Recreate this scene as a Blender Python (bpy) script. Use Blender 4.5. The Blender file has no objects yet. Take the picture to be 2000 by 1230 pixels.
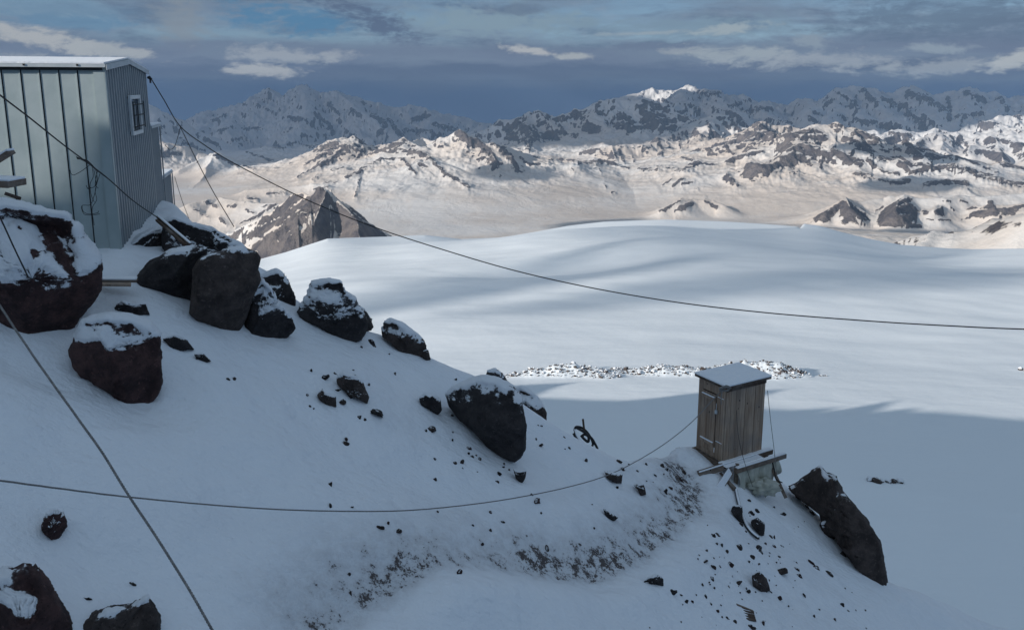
import bpy, math, random
import numpy as np
from mathutils import Vector
C = bpy.context.scene
R = math.radians
rng = np.random.default_rng(7); random.seed(7)

# ------------------------------------------------------------ camera
FPX, CX, CY, PITCH = 1570.0, 1000.0, 480.0, R(11.0)
cam = bpy.data.cameras.new('camera'); camo = bpy.data.objects.new('camera', cam)
C.collection.objects.link(camo); C.camera = camo
cam.sensor_width = 36.0; cam.lens = 36.0*FPX/2000.0; cam.shift_y = -(615.0-CY)/2000.0
camo.location = (0, 0, 0); camo.rotation_euler = (R(90)-PITCH, 0, 0)
cam.clip_start = 0.05; cam.clip_end = 400000

# ------------------------------------------------------------ light
SUN_EL = R(17.5); SUN_H = np.array([0.85, 0.53]); SUN_H = SUN_H/np.linalg.norm(SUN_H)   # light travels this way
TANE = math.tan(SUN_EL)
sd = bpy.data.lights.new('sun', 'SUN'); sd.energy = 5.0; sd.angle = R(0.5); sd.color = (1.0, 0.94, 0.87)
so = bpy.data.objects.new('sun', sd); C.collection.objects.link(so)
dirv = Vector((SUN_H[0]*math.cos(SUN_EL), SUN_H[1]*math.cos(SUN_EL), -math.sin(SUN_EL)))
so.rotation_euler = dirv.to_track_quat('-Z', 'Y').to_euler(); so.location = (-20, -12, 12)

C.view_settings.view_transform = 'Standard'; C.view_settings.look = 'None'
C.view_settings.exposure = 0.08; C.view_settings.gamma = 1.0
C.cycles.volume_bounces = 1
C.cycles.max_bounces = 6; C.cycles.transparent_max_bounces = 8

# ------------------------------------------------------------ node helpers
class NT:
    def __init__(s, tree): s.t = tree; s.n = tree.nodes; s.l = tree.links
    def node(s, kind, **kw):
        n = s.n.new(kind)
        for k, v in kw.items(): setattr(n, k, v)
        return n
    def put(s, sock, v):
        if v is None: return
        if hasattr(v, 'is_output') or isinstance(v, bpy.types.NodeSocket): s.l.new(v, sock)
        elif isinstance(v, (tuple, list)) and len(v) == 3 and sock.type == 'RGBA': sock.default_value = (*v, 1)
        else: sock.default_value = v
    def math(s, op, a, b=None, c=None, clamp=False):
        n = s.node('ShaderNodeMath', operation=op, use_clamp=clamp)
        s.put(n.inputs[0], a); s.put(n.inputs[1], b); s.put(n.inputs[2], c)
        return n.outputs[0]
    def mix(s, f, a, b, blend='MIX'):
        n = s.node('ShaderNodeMix', data_type='RGBA', blend_type=blend)
        s.put(n.inputs[0], f); s.put(n.inputs[6], a); s.put(n.inputs[7], b)
        return n.outputs[2]
    def smooth(s, v, a, b, lo=0., hi=1.):
        n = s.node('ShaderNodeMapRange', interpolation_type='SMOOTHSTEP')
        s.put(n.inputs[0], v); s.put(n.inputs[1], a); s.put(n.inputs[2], b); s.put(n.inputs[3], lo); s.put(n.inputs[4], hi)
        return n.outputs[0]
    def noise(s, vec, scale, detail=5, rough=0.55, dist=0., kind='FBM'):
        n = s.node('ShaderNodeTexNoise', noise_type=kind) if True else None
        if kind == 'FBM': n.normalize = True
        s.put(n.inputs['Vector'], vec); n.inputs['Scale'].default_value = scale
        n.inputs['Detail'].default_value = detail; n.inputs['Roughness'].default_value = rough
        n.inputs['Distortion'].default_value = dist
        return n.outputs[0]
    def attr(s, name):
        n = s.node('ShaderNodeAttribute', attribute_name=name); return n.outputs['Fac']
    def objco(s): return s.node('ShaderNodeTexCoord').outputs['Object']
    def geo(s, k='Normal'): return s.node('ShaderNodeNewGeometry').outputs[k]
    def nz(s):
        n = s.node('ShaderNodeSeparateXYZ'); s.l.new(s.geo('Normal'), n.inputs[0]); return n.outputs[2]
    def mapping(s, vec, scale=(1, 1, 1), rot=(0, 0, 0), loc=(0, 0, 0)):
        n = s.node('ShaderNodeMapping'); s.put(n.inputs[0], vec)
        n.inputs['Scale'].default_value = scale; n.inputs['Rotation'].default_value = rot; n.inputs['Location'].default_value = loc
        return n.outputs[0]
    def bump(s, h, dist, strength=1.0, normal=None):
        n = s.node('ShaderNodeBump'); s.put(n.inputs['Height'], h)
        n.inputs['Distance'].default_value = dist; n.inputs['Strength'].default_value = strength
        if normal is not None: s.put(n.inputs['Normal'], normal)
        return n.outputs[0]

def material(name):
    m = bpy.data.materials.new(name); m.use_nodes = True
    t = NT(m.node_tree); b = m.node_tree.nodes['Principled BSDF']
    return m, t, b
def setp(t, b, color=None, rough=None, normal=None, metal=None, spec=None):
    if color is not None: t.put(b.inputs['Base Color'], color)
    if rough is not None: t.put(b.inputs['Roughness'], rough)
    if normal is not None: t.put(b.inputs['Normal'], normal)
    if metal is not None: t.put(b.inputs['Metallic'], metal)
    if spec is not None: t.put(b.inputs['Specular IOR Level'], spec)

# ------------------------------------------------------------ sky
w = bpy.data.worlds.new('World'); C.world = w; w.use_nodes = True
t = NT(w.node_tree); bg = w.node_tree.nodes['Background']
sky = t.node('ShaderNodeTexSky', sky_type='NISHITA'); sky.sun_disc = False
sky.sun_elevation = SUN_EL; sky.sun_rotation = math.atan2(-SUN_H[0], -SUN_H[1]); sky.altitude = 3800; sky.dust_density = 0.6
co = t.node('ShaderNodeTexCoord').outputs['Generated']
sx = t.node('ShaderNodeSeparateXYZ'); t.l.new(co, sx.inputs[0])
az = t.math('MULTIPLY', t.math('ARCTAN2', sx.outputs[0], sx.outputs[1]), 57.2958)
el = t.math('MULTIPLY', t.math('ARCSINE', sx.outputs[2]), 57.2958)
def azel(px, py):
    cx, cy = (px-CX)/FPX, -(py-CY)/FPX
    v = np.array([cx, math.cos(PITCH)+cy*math.sin(PITCH), -math.sin(PITCH)+cy*math.cos(PITCH)])
    v /= np.linalg.norm(v)
    return math.degrees(math.atan2(v[0], v[1])), math.degrees(math.asin(v[2]))
cmb = t.node('ShaderNodeCombineXYZ'); t.l.new(az, cmb.inputs[0]); t.l.new(el, cmb.inputs[1])
# wisps: long flat noise, warped
wn = t.node('ShaderNodeTexNoise'); t.l.new(t.mapping(cmb.outputs[0], (0.09, 0.3, 1)), wn.inputs['Vector']); wn.inputs['Scale'].default_value = 1.0; wn.inputs['Detail'].default_value = 4
wv = t.node('ShaderNodeVectorMath', operation='MULTIPLY_ADD'); t.l.new(wn.outputs['Color'], wv.inputs[0]); wv.inputs[1].default_value = (5, 1.1, 0); t.l.new(cmb.outputs[0], wv.inputs[2])
P = wv.outputs[0]
n1 = t.noise(t.mapping(P, (0.07, 0.42, 1)), 1.0, 9, 0.56)
n2 = t.noise(t.mapping(P, (0.16, 0.75, 1), loc=(9, 3, 0)), 1.0, 9, 0.6)
n3 = t.noise(t.mapping(P, (0.42, 1.05, 1), loc=(2, 8, 0)), 1.0, 10, 0.62)
n4 = t.noise(t.mapping(P, (1.1, 2.6, 1), loc=(5, 1, 0)), 1.0, 8, 0.62)
def blob(px, py, wpx, hpx, rot=0.0, hard=0.6, warp=True):
    a, e = azel(px, py)
    m = t.node('ShaderNodeMapping', vector_type='TEXTURE'); t.l.new(P if warp else cmb.outputs[0], m.inputs[0])
    m.inputs['Location'].default_value = (a+2.5*warp, e+0.55*warp, 0); m.inputs['Rotation'].default_value = (0, 0, R(rot))
    k = 57.3/FPX
    m.inputs['Scale'].default_value = (wpx*k, hpx*k, 1)
    mm = t.mapping(m.outputs[0], (1, 1, 0))
    d = t.node('ShaderNodeVectorMath', operation='LENGTH'); t.l.new(mm, d.inputs[0])
    x = t.math('ADD', d.outputs['Value'], t.math('ADD', t.math('MULTIPLY', t.math('SUBTRACT', n3, 0.5), 1.9), t.math('MULTIPLY', t.math('SUBTRACT', n4, 0.5), 1.7)))
    return t.smooth(x, 1.0, 1.0-hard, 0, 1)
K = 10.0     # colours below are display-linear; background strength is 0.1
def kc(r, g, b): return (r*K, g*K, b*K)
skyc = t.mix(0.65, sky.outputs[0], kc(0.095, 0.175, 0.27))
hz = kc(0.045, 0.085, 0.165)
c = t.mix(t.smooth(n1, 0.40, 0.62), skyc, kc(0.155, 0.215, 0.30))
c = t.mix(t.math('MULTIPLY', t.smooth(n2, 0.46, 0.70), 0.75), c, kc(0.085, 0.125, 0.20))
c = t.mix(t.math('MULTIPLY', t.smooth(n3, 0.52, 0.76), 0.35), c, kc(0.25, 0.31, 0.38))
# blue openings
for (a_, b_, w_, h_, r_, f_) in [(560, 40, 150, 32, -6, .95), (130, 45, 150, 18, 0, .5)]:
    c = t.mix(t.math('MULTIPLY', blob(a_, b_, w_, h_, r_, .8), f_), c, kc(0.08, 0.195, 0.33))
# pale openings and grey masses
for (a_, b_, w_, h_, r_, f_, col) in [
    (960, 45, 260, 42, 0, .95, (0.20, 0.285, 0.355)), (1350, 60, 300, 34, 0, .85, (0.175, 0.26, 0.34)),
    (360, 50, 60, 75, -20, .7, (0.21, 0.245, 0.285)), (730, 45, 150, 32, -18, .9, (0.085, 0.125, 0.205)),
    (1850, 40, 240, 45, 0, .75, (0.10, 0.15, 0.225)), (1300, 92, 220, 10, 0, .6, (0.075, 0.13, 0.21)),
    (1030, 18, 80, 12, 0, .7, (0.11, 0.16, 0.24)), (100, 25, 220, 16, 0, .4, (0.12, 0.2, 0.3))]:
    c = t.mix(t.math('MULTIPLY', blob(a_, b_, w_, h_, r_, .8), f_), c, kc(*col))
# low lavender bank above the horizon
elw = t.math('ADD', el, t.math('MULTIPLY', t.math('SUBTRACT', n2, 0.5), 2.4))
bank = t.math('MULTIPLY', t.smooth(elw, 3.6, 2.6), t.smooth(elw, 0.3, 1.3))
c = t.mix(t.math('MULTIPLY', bank, 0.85), c, kc(0.125, 0.165, 0.245))
c = t.mix(t.math('MULTIPLY', t.math('MULTIPLY', t.smooth(elw, 2.1, 1.3), 0.9), 1.0), c, kc(0.072, 0.108, 0.18))
c = t.mix(t.smooth(elw, 0.9, -0.2), c, hz)
# sunlit cumulus edges
for (a_, b_, w_, h_, r_, f_, col) in [
    (70, 76, 120, 20, -12, .95, (0.36, 0.38, 0.40)), (200, 97, 110, 16, -6, .9, (0.33, 0.36, 0.385)),
    (560, 106, 120, 20, -3, .8, (0.30, 0.335, 0.38)), (525, 137, 85, 15, 0, .9, (0.36, 0.38, 0.40)), (660, 108, 70, 12, 0, .7, (0.29, 0.325, 0.37)),
    (1030, 100, 70, 9, -8, .95, (0.38, 0.40, 0.42)), (1115, 110, 55, 7, 0, .9, (0.34, 0.37, 0.39)),
    (1450, 108, 130, 20, -3, .85, (0.30, 0.35, 0.39)), (1600, 120, 180, 20, 0, .8, (0.28, 0.32, 0.37)), (1850, 125, 190, 19, 3, .8, (0.27, 0.31, 0.355)), (1985, 113, 75, 17, 12, .95, (0.38, 0.41, 0.43)),
    (1410, 60, 95, 13, 5, .9, (0.30, 0.36, 0.40)), (1270, 66, 120, 7, 2, .8, (0.27, 0.33, 0.38)), (1830, 92, 80, 9, 0, .8, (0.25, 0.31, 0.37)),
    (1570, 82, 55, 17, 0, .75, (0.24, 0.30, 0.36)), (10, 108, 80, 14, 0, .6, (0.3, 0.33, 0.36)), (1340, 100, 60, 8, 0, .7, (0.28, 0.32, 0.36))]:
    c = t.mix(t.math('MULTIPLY', blob(a_, b_, w_, h_, r_, .75), f_), c, kc(*col))
# the rest of the dome: broken grey overcast with blue between
c = t.mix(t.smooth(el, 9, 22), c, t.mix(t.smooth(n1, 0.38, 0.6), kc(0.20, 0.31, 0.44), kc(0.27, 0.33, 0.41)))
t.put(bg.inputs[0], c); bg.inputs[1].default_value = 0.1

# ------------------------------------------------------------ geometry helpers
cp, sp = math.cos(PITCH), math.sin(PITCH)
def ray(px, py):
    cx, cy = (px-CX)/FPX, -(py-CY)/FPX
    return np.array([cx, cp+cy*sp, -sp+cy*cp])
def at(px, py, Y):
    r = ray(px, py); return r*(Y/r[1])
def atz(px, py, z):
    r = ray(px, py); return r*(z/r[2])

def hash3(ix, iy, iz, seed):
    h = (ix.astype(np.int64)*374761393 + iy.astype(np.int64)*668265263 + iz.astype(np.int64)*2147483647 + seed*1274126177) & 0xffffffff
    h = ((h ^ (h >> 13))*1274126177) & 0xffffffff
    h = ((h ^ (h >> 16))*2246822519) & 0xffffffff
    return h ^ (h >> 15)
def perlin2(x, y, seed=0):
    ix = np.floor(x); iy = np.floor(y); fx = (x-ix).astype(np.float32); fy = (y-iy).astype(np.float32)
    ix = ix.astype(np.int64); iy = iy.astype(np.int64)
    u = fx*fx*fx*(fx*(fx*6-15)+10); v = fy*fy*fy*(fy*(fy*6-15)+10)
    def g(a, b, dx, dy):
        an = hash3(a, b, np.zeros_like(a), seed).astype(np.float32)*np.float32(2*np.pi/4294967296.0)
        return np.cos(an)*dx+np.sin(an)*dy
    a = g(ix, iy, fx, fy); b = g(ix+1, iy, fx-1, fy); c_ = g(ix, iy+1, fx, fy-1); d = g(ix+1, iy+1, fx-1, fy-1)
    return ((a+(b-a)*u)*(1-v)+(c_+(d-c_)*u)*v)*1.5
def fbm2(x, y, oct=5, seed=0, gain=0.5, ridged=False):
    s = 0; a = 1.0; tot = 0; f = 1.0
    for o in range(oct):
        n = perlin2(x*f+o*17.3, y*f-o*9.7, seed+o)
        if ridged: n = 1-2*np.abs(n)
        s = s+a*n; tot += a; a *= gain; f *= 2.03
    return s/tot
def perlin3(x, y, z, seed=0):
    ix, iy, iz = np.floor(x), np.floor(y), np.floor(z)
    fx, fy, fz = x-ix, y-iy, z-iz
    ix, iy, iz = ix.astype(np.int64), iy.astype(np.int64), iz.astype(np.int64)
    u, v, w_ = [q*q*q*(q*(q*6-15)+10) for q in (fx, fy, fz)]
    def g(i, j, k):
        h = hash3(ix+i, iy+j, iz+k, seed)
        a = (h & 0xffff)/65536.0*2*np.pi; zz = ((h >> 16) & 0xffff)/32768.0-1
        rr = np.sqrt(1-zz*zz)
        return rr*np.cos(a)*(fx-i)+rr*np.sin(a)*(fy-j)+zz*(fz-k)
    L = lambda a, b, q: a+(b-a)*q
    return L(L(L(g(0,0,0), g(1,0,0), u), L(g(0,1,0), g(1,1,0), u), v), L(L(g(0,0,1), g(1,0,1), u), L(g(0,1,1), g(1,1,1), u), v), w_)*1.5
def fbm3(p, oct=4, seed=0, gain=0.5, ridged=False):
    s = 0; a = 1.; tot = 0; f = 1.
    for o in range(oct):
        n = perlin3(p[:, 0]*f+o*3.1, p[:, 1]*f-o*7.7, p[:, 2]*f+o*1.3, seed+o)
        if ridged: n = 1-2*np.abs(n)
        s = s+a*n; tot += a; a *= gain; f *= 2.05
    return s/tot
def worley3(p, seed=0):
    ip = np.floor(p).astype(np.int64); best = np.full(len(p), 9.0); val = np.zeros(len(p))
    for i in (-1, 0, 1):
        for j in (-1, 0, 1):
            for k in (-1, 0, 1):
                c_ = ip+np.array([i, j, k])
                h1 = hash3(c_[:, 0], c_[:, 1], c_[:, 2], seed)/4294967296.0; h2 = hash3(c_[:, 0], c_[:, 1], c_[:, 2], seed+5)/4294967296.0
                h3 = hash3(c_[:, 0], c_[:, 1], c_[:, 2], seed+9)/4294967296.0
                d = np.sqrt((c_[:, 0]+h1-p[:, 0])**2+(c_[:, 1]+h2-p[:, 1])**2+(c_[:, 2]+h3-p[:, 2])**2)
                m = d < best; best[m] = d[m]; val[m] = h1[m]
    return best, val
sstep = lambda a, b, x: (lambda q: q*q*(3-2*q))(np.clip((x-a)/(b-a), 0, 1))

def tag(o, label=None, cat=None, group=None, kind=None):
    if label: o['label'] = label
    if cat: o['category'] = cat
    if group: o['group'] = group
    if kind: o['kind'] = kind
    return o
def link(name, me, mat=None, parent=None, smooth=True):
    if mat: me.materials.append(mat)
    o = bpy.data.objects.new(name, me); C.collection.objects.link(o)
    if parent is not None: o.parent = parent
    if smooth: me.polygons.foreach_set('use_smooth', np.ones(len(me.polygons), bool))
    me.update()
    return o
def np_mesh(name, V, F):
    V = np.ascontiguousarray(V, dtype=np.float32); F = np.ascontiguousarray(F, dtype=np.int32); k = F.shape[1]
    me = bpy.data.meshes.new(name); me.vertices.add(len(V)); me.vertices.foreach_set('co', V.ravel())
    me.loops.add(F.size); me.loops.foreach_set('vertex_index', F.ravel())
    me.polygons.add(len(F)); me.polygons.foreach_set('loop_start', np.arange(0, F.size, k, dtype=np.int32))
    me.polygons.foreach_set('loop_total', np.full(len(F), k, dtype=np.int32))
    me.update(calc_edges=True); return me
def grid_faces(nr, nc, wrap=False):
    r = np.arange(nr-1)[:, None]; c_ = np.arange(nc if wrap else nc-1)[None, :]
    a = r*nc+c_; b = r*nc+(c_+1) % nc
    return np.stack([a, b, b+nc, a+nc], -1).reshape(-1, 4)
def fattr(me, name, vals):
    a = me.attributes.new(name, 'FLOAT', 'POINT'); a.data.foreach_set('value', np.ascontiguousarray(vals, dtype=np.float32))

class MB:
    """collects boxes and tubes into one mesh"""
    def __init__(s): s.v = []; s.f = []
    def add(s, V, F):
        n = len(s.v); s.v += [tuple(map(float, p)) for p in V]; s.f += [tuple(i+n for i in q) for q in F]
    def box(s, o, ax, ay, az_):
        o = np.array(o, float); ax, ay, az_ = [np.array(q, float) for q in (ax, ay, az_)]
        V = [o+i*ax+j*ay+k*az_ for k in (0, 1) for j in (0, 1) for i in (0, 1)]
        F = [(0, 2, 3, 1), (4, 5, 7, 6), (0, 1, 5, 4), (2, 6, 7, 3), (0, 4, 6, 2), (1, 3, 7, 5)]
        if np.dot(np.cross(ax, ay), az_) < 0: F = [q[::-1] for q in F]
        s.add(V, F)
    def beam(s, a, b, wd, th, up=(0, 0, 1)):
        a, b = np.array(a, float), np.array(b, float); d = b-a; d /= np.linalg.norm(d)
        up = np.array(up, float); sd_ = np.cross(d, up); sd_ /= np.linalg.norm(sd_); u = np.cross(sd_, d)
        s.box(a-sd_*wd/2-u*th/2, b-a, sd_*wd, u*th)
    def tube(s, pts, r, n=8, caps=True):
        pts = [np.array(p, float) for p in pts]; N = len(pts)
        rs = r if isinstance(r, (list, np.ndarray)) else [r]*N
        ref = np.array([0.13, 0.2, 1.0]); V = []
        for i, p in enumerate(pts):
            d = pts[min(i+1, N-1)]-pts[max(i-1, 0)]; d /= (np.linalg.norm(d)+1e-9)
            a = np.cross(d, ref); a /= np.linalg.norm(a)+1e-9; b = np.cross(d, a)
            for k in range(n):
                an = 2*math.pi*k/n; V.append(p+rs[i]*(math.cos(an)*a+math.sin(an)*b))
        F = []
        for i in range(N-1):
            for k in range(n): F.append((i*n+k, i*n+(k+1) % n, (i+1)*n+(k+1) % n, (i+1)*n+k))
        if caps: F.append(tuple(range(n))[::-1]); F.append(tuple((N-1)*n+k for k in range(n)))
        s.add(V, F)
    def build(s, name, mat, parent=None, bevel=0., smooth=False):
        me = bpy.data.meshes.new(name); me.from_pydata(s.v, [], s.f); me.update()
        o = link(name, me, mat, parent, smooth)
        if bevel:
            b = o.modifiers.new('bevel', 'BEVEL'); b.width = bevel; b.segments = 2; b.limit_method = 'ANGLE'
        return o
def spline(pts, n=12):
    pts = [np.array(p, float) for p in pts]
    P_ = [2*pts[0]-pts[1]]+pts+[2*pts[-1]-pts[-2]]; out = []
    for i in range(1, len(P_)-2):
        for k in range(n):
            u = k/n; a, b, c_, d = P_[i-1:i+3]
            out.append(0.5*((2*b)+(-a+c_)*u+(2*a-5*b+4*c_-d)*u*u+(-a+3*b-3*c_+d)*u**3))
    out.append(pts[-1]); return out
def empty(name, loc=(0, 0, 0)):
    o = bpy.data.objects.new(name, None); C.collection.objects.link(o); o.location = loc; o.empty_display_size = 0.2
    return o
def bake_parent(root):
    """children were modelled in world space: store them relative to the thing's base"""
    L = root.location.copy()
    def sh(o):
        if o.type == 'MESH': o.location = o.location-L
    for ch in list(root.children): sh(ch)

# ------------------------------------------------------------ materials
def m_near_snow():
    m, t, b = material('snow'); co = t.objco()
    trod = t.attr('trod'); gray = t.attr('grit')
    n = t.noise(t.mapping(co, (1, 1, 1.0)), 5.0, 8, 0.68)
    nf = t.noise(co, 30.0, 5, 0.7)
    v = t.math('ADD', t.math('MULTIPLY', n, 0.6), t.math('MULTIPLY', nf, 0.4))
    th = t.math('SUBTRACT', 0.725, t.math('MULTIPLY', trod, 0.205))
    dm = t.smooth(v, th, t.math('ADD', th, 0.045))
    soil = t.mix(t.noise(co, 22, 3), (0.06, 0.052, 0.052), (0.19, 0.165, 0.16))
    sn = t.mix(t.noise(co, 0.7, 4), (0.80, 0.84, 0.89), (0.85, 0.88, 0.92))
    sn = t.mix(t.math('MULTIPLY', trod, t.math('MULTIPLY', t.smooth(n, .35, .65), 0.55)), sn, (0.46, 0.44, 0.45))
    dm = t.math('MULTIPLY', dm, t.smooth(t.math('ADD', trod, gray), 0.02, 0.12))
    c = t.mix(dm, sn, soil)
    h = t.math('ADD', t.math('MULTIPLY', t.noise(co, 1.6, 6, 0.5), 0.9), t.math('ADD', t.math('MULTIPLY', t.noise(co, 14, 4, 0.6), 0.12), t.math('MULTIPLY', t.noise(t.mapping(co, (1, 2.2, 1), rot=(0, 0, .5)), 4.5, 5, 0.6), 0.22)))
    h = t.math('ADD', h, t.math('MULTIPLY', t.math('MULTIPLY', trod, v), 0.7))
    h = t.math('SUBTRACT', h, t.math('MULTIPLY', dm, 0.12))
    setp(t, b, c, t.mix(dm, (0.55,)*3, (0.9,)*3), t.bump(h, 0.17, 0.85), spec=0.3)
    return m
def m_glacier():
    m, t, b = material('glacier_snow'); co = t.objco()
    n = t.noise(t.mapping(co, (0.05, 0.015, 0.05)), 1.0, 6, 0.6)
    rip = t.noise(t.mapping(co, (0.12, 0.55, 0.2), rot=(0, 0, R(-8))), 1.0, 7, 0.62)
    sn = t.mix(n, (0.80, 0.85, 0.885), (0.86, 0.89, 0.90))
    grit = t.attr('grit')
    g = t.math('MULTIPLY', t.smooth(t.noise(co, 0.45, 8, 0.75), t.math('SUBTRACT', 0.84, t.math('MULTIPLY', grit, 0.30)), t.math('SUBTRACT', 0.88, t.math('MULTIPLY', grit, 0.30))), t.smooth(grit, 0.02, 0.1))
    c = t.mix(g, sn, t.mix(t.noise(co, 0.1, 3), (0.05, 0.04, 0.04), (0.13, 0.085, 0.07)))
    h = t.math('ADD', rip, t.math('MULTIPLY', t.noise(t.mapping(co, (1.2, 3.5, 2)), 1.0, 5, 0.6), 0.18))
    setp(t, b, c, 0.6, t.bump(h, 0.28, 0.30), spec=0.25)
    return m
def m_mountain():
    m, t, b = material('mountain_snow_and_rock'); co = t.objco()
    rk = t.attr('rock'); dust = t.attr('dust')
    nz = t.nz()
    nA = t.noise(t.mapping(co, (1, 1, 0.6)), 0.0036, 10, 0.68, 0.6); nB = t.noise(co, 0.014, 7, 0.68)
    nA = t.mix(dust, t.noise(t.mapping(co, (1, 1, 0.45)), 0.0019, 10, 0.62, 0.8), nA)
    n = t.math('ADD', t.math('MULTIPLY', nA, 0.62), t.math('MULTIPLY', nB, 0.38))
    slope = t.math('SUBTRACT', 1.0, nz)
    f = t.math('ADD', t.math('MULTIPLY', slope, 1.6), rk)
    f = t.math('ADD', f, t.math('MULTIPLY', t.math('SUBTRACT', n, 0.5), 1.9))
    mask = t.smooth(f, 0.50, 0.56)
    rc = t.mix(t.noise(co, 0.004, 6, 0.6), (0.105, 0.10, 0.11), (0.23, 0.195, 0.17))
    rc = t.mix(t.smooth(nB, 0.4, 0.65), rc, (0.085, 0.08, 0.088))
    tint = t.math('MULTIPLY', t.smooth(t.noise(t.mapping(co, (0.7, 1.1, 1.4)), 0.0011, 7, 0.6), 0.36, 0.62), dust)
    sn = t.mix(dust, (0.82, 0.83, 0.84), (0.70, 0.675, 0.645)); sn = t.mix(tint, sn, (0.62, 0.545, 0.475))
    gully = t.noise(t.mapping(co, (1, 0.35, 0.35)), 0.012, 6, 0.6)
    sn = t.mix(t.math('MULTIPLY', t.smooth(gully, 0.5, 0.75), t.math('MULTIPLY', dust, 0.4)), sn, (0.57, 0.49, 0.42))
    c = t.mix(mask, sn, rc)
    h = t.math('ADD', t.math('MULTIPLY', nB, t.math('ADD', 0.07, t.math('MULTIPLY', mask, 1.0))), t.math('MULTIPLY', nA, 0.30))
    setp(t, b, c, 0.8, t.bump(h, 55.0, 0.7), spec=0.1)
    return m
def m_rock(name, c1, c2, snowy=0.0, fade=0.0):
    """rock with lying snow: snow where the surface faces up or where the 'snow' value says so"""
    m, t, b = material(name); co = t.objco()
    s = t.attr('snow'); nz = t.nz()
    n = t.noise(co, 3.5, 9, 0.68); nf = t.noise(co, 16, 6, 0.7)
    lay = t.noise(t.mapping(co, (1.2, 1.2, 5.0), rot=(0.3, 0.25, 0)), 2.2, 6, 0.6)
    f = t.math('ADD', s, t.math('MULTIPLY', t.math('SUBTRACT', t.math('ADD', t.math('MULTIPLY', n, 0.6), t.math('MULTIPLY', lay, 0.4)), 0.5), 3.0))
    f = t.math('ADD', f, t.math('MULTIPLY', t.math('SUBTRACT', nf, 0.5), 0.7))
    mask = t.smooth(f, 0.47, 0.55)
    thin = t.smooth(f, 0.30, 0.5)
    rc = t.mix(t.smooth(n, 0.35, 0.65), c1, c2)
    rc = t.mix(t.smooth(nf, 0.55, 0.75), rc, tuple(q*1.9 for q in c2))
    vor = t.node('ShaderNodeTexVoronoi'); t.put(vor.inputs['Vector'], co); vor.inputs['Scale'].default_value = 26
    rc = t.mix(t.smooth(vor.outputs['Distance'], 0.25, 0.05), rc, tuple(q*0.5 for q in c1))
    rc = t.mix(t.math('MULTIPLY', thin, 0.12), rc, (0.55, 0.57, 0.6))
    c = t.mix(mask, rc, (0.82, 0.85, 0.89))
    h = t.math('ADD', t.math('MULTIPLY', n, 0.9), t.math('ADD', t.math('MULTIPLY', nf, 0.25), t.math('MULTIPLY', mask, 0.35)))
    setp(t, b, c, t.mix(mask, (0.85,)*3, (0.6,)*3), t.bump(h, 0.09, 0.9), spec=0.25)
    return m
def m_plain(name, c1, c2, scale=6, rough=0.6, bump=0.01, metal=0., spec=0.4):
    m, t, b = material(name); co = t.objco(); n = t.noise(co, scale, 6, 0.6)
    setp(t, b, t.mix(t.smooth(n, 0.3, 0.7), c1, c2), rough, t.bump(n, bump, 0.6) if bump else None, metal, spec)
    return m
def m_wood(name, c1, c2, axis=2):
    m, t, b = material(name); co = t.objco(); sc = [14, 14, 14]; sc[axis] = 0.9
    n = t.noise(t.mapping(co, tuple(sc)), 1.0, 7, 0.65, 0.4); n2 = t.noise(co, 2.2, 5, 0.6)
    rnd = t.node('ShaderNodeNewGeometry').outputs['Random Per Island']
    c = t.mix(t.smooth(n, 0.32, 0.68), c1, c2)
    c = t.mix(t.math('MULTIPLY', t.smooth(n2, 0.42, 0.72), 0.65), c, (0.25, 0.225, 0.205))
    c = t.mix(t.math('MULTIPLY', rnd, 0.45), c, tuple(q*0.5 for q in c1))
    vor = t.node('ShaderNodeTexVoronoi'); t.put(vor.inputs['Vector'], t.mapping(co, (5, 5, 3))); vor.inputs['Scale'].default_value = 1.0
    c = t.mix(t.smooth(vor.outputs['Distance'], 0.10, 0.05), c, (0.02, 0.015, 0.012))
    setp(t, b, c, 0.85, t.bump(n, 0.006, 0.8), spec=0.2)
    return m
M = {}
M['snow'] = m_near_snow(); M['glacier'] = m_glacier(); M['mountain'] = m_mountain()
M['rock_black'] = m_rock('black_volcanic_rock', (0.022, 0.020, 0.022), (0.052, 0.046, 0.046))
M['rock_brown'] = m_rock('brown_volcanic_rock', (0.036, 0.029, 0.027), (0.085, 0.066, 0.060))
M['rock_red'] = m_rock('reddish_volcanic_rock', (0.028, 0.017, 0.018), (0.085, 0.046, 0.043))
M['cap'] = m_plain('lying_snow', (0.80, 0.84, 0.89), (0.86, 0.88, 0.91), 9, 0.6, 0.02, spec=0.3)
M['wood'] = m_wood('weathered_wood', (0.27, 0.185, 0.13), (0.50, 0.39, 0.30))
M['wood_h'] = m_wood('weathered_plank', (0.12, 0.09, 0.07), (0.24, 0.185, 0.145), 0)
M['wood_dark'] = m_wood('dark_wood', (0.055, 0.035, 0.025), (0.11, 0.075, 0.055))
M['rope'] = m_plain('grey_rope', (0.14, 0.14, 0.14), (0.27, 0.26, 0.25), 60, 0.9, 0.004)
M['cable'] = m_plain('black_cable', (0.012, 0.012, 0.013), (0.025, 0.025, 0.026), 30, 0.6, 0)
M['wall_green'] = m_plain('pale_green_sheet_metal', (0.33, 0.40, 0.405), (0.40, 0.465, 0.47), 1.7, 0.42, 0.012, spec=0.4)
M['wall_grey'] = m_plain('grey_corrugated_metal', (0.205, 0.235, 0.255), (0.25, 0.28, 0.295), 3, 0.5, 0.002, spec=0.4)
M['trim'] = m_plain('pale_roof_trim', (0.42, 0.47, 0.50), (0.52, 0.56, 0.58), 4, 0.5, 0.001)
M['white'] = m_plain('white_window_frame', (0.62, 0.65, 0.66), (0.7, 0.72, 0.72), 8, 0.45, 0)
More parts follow.
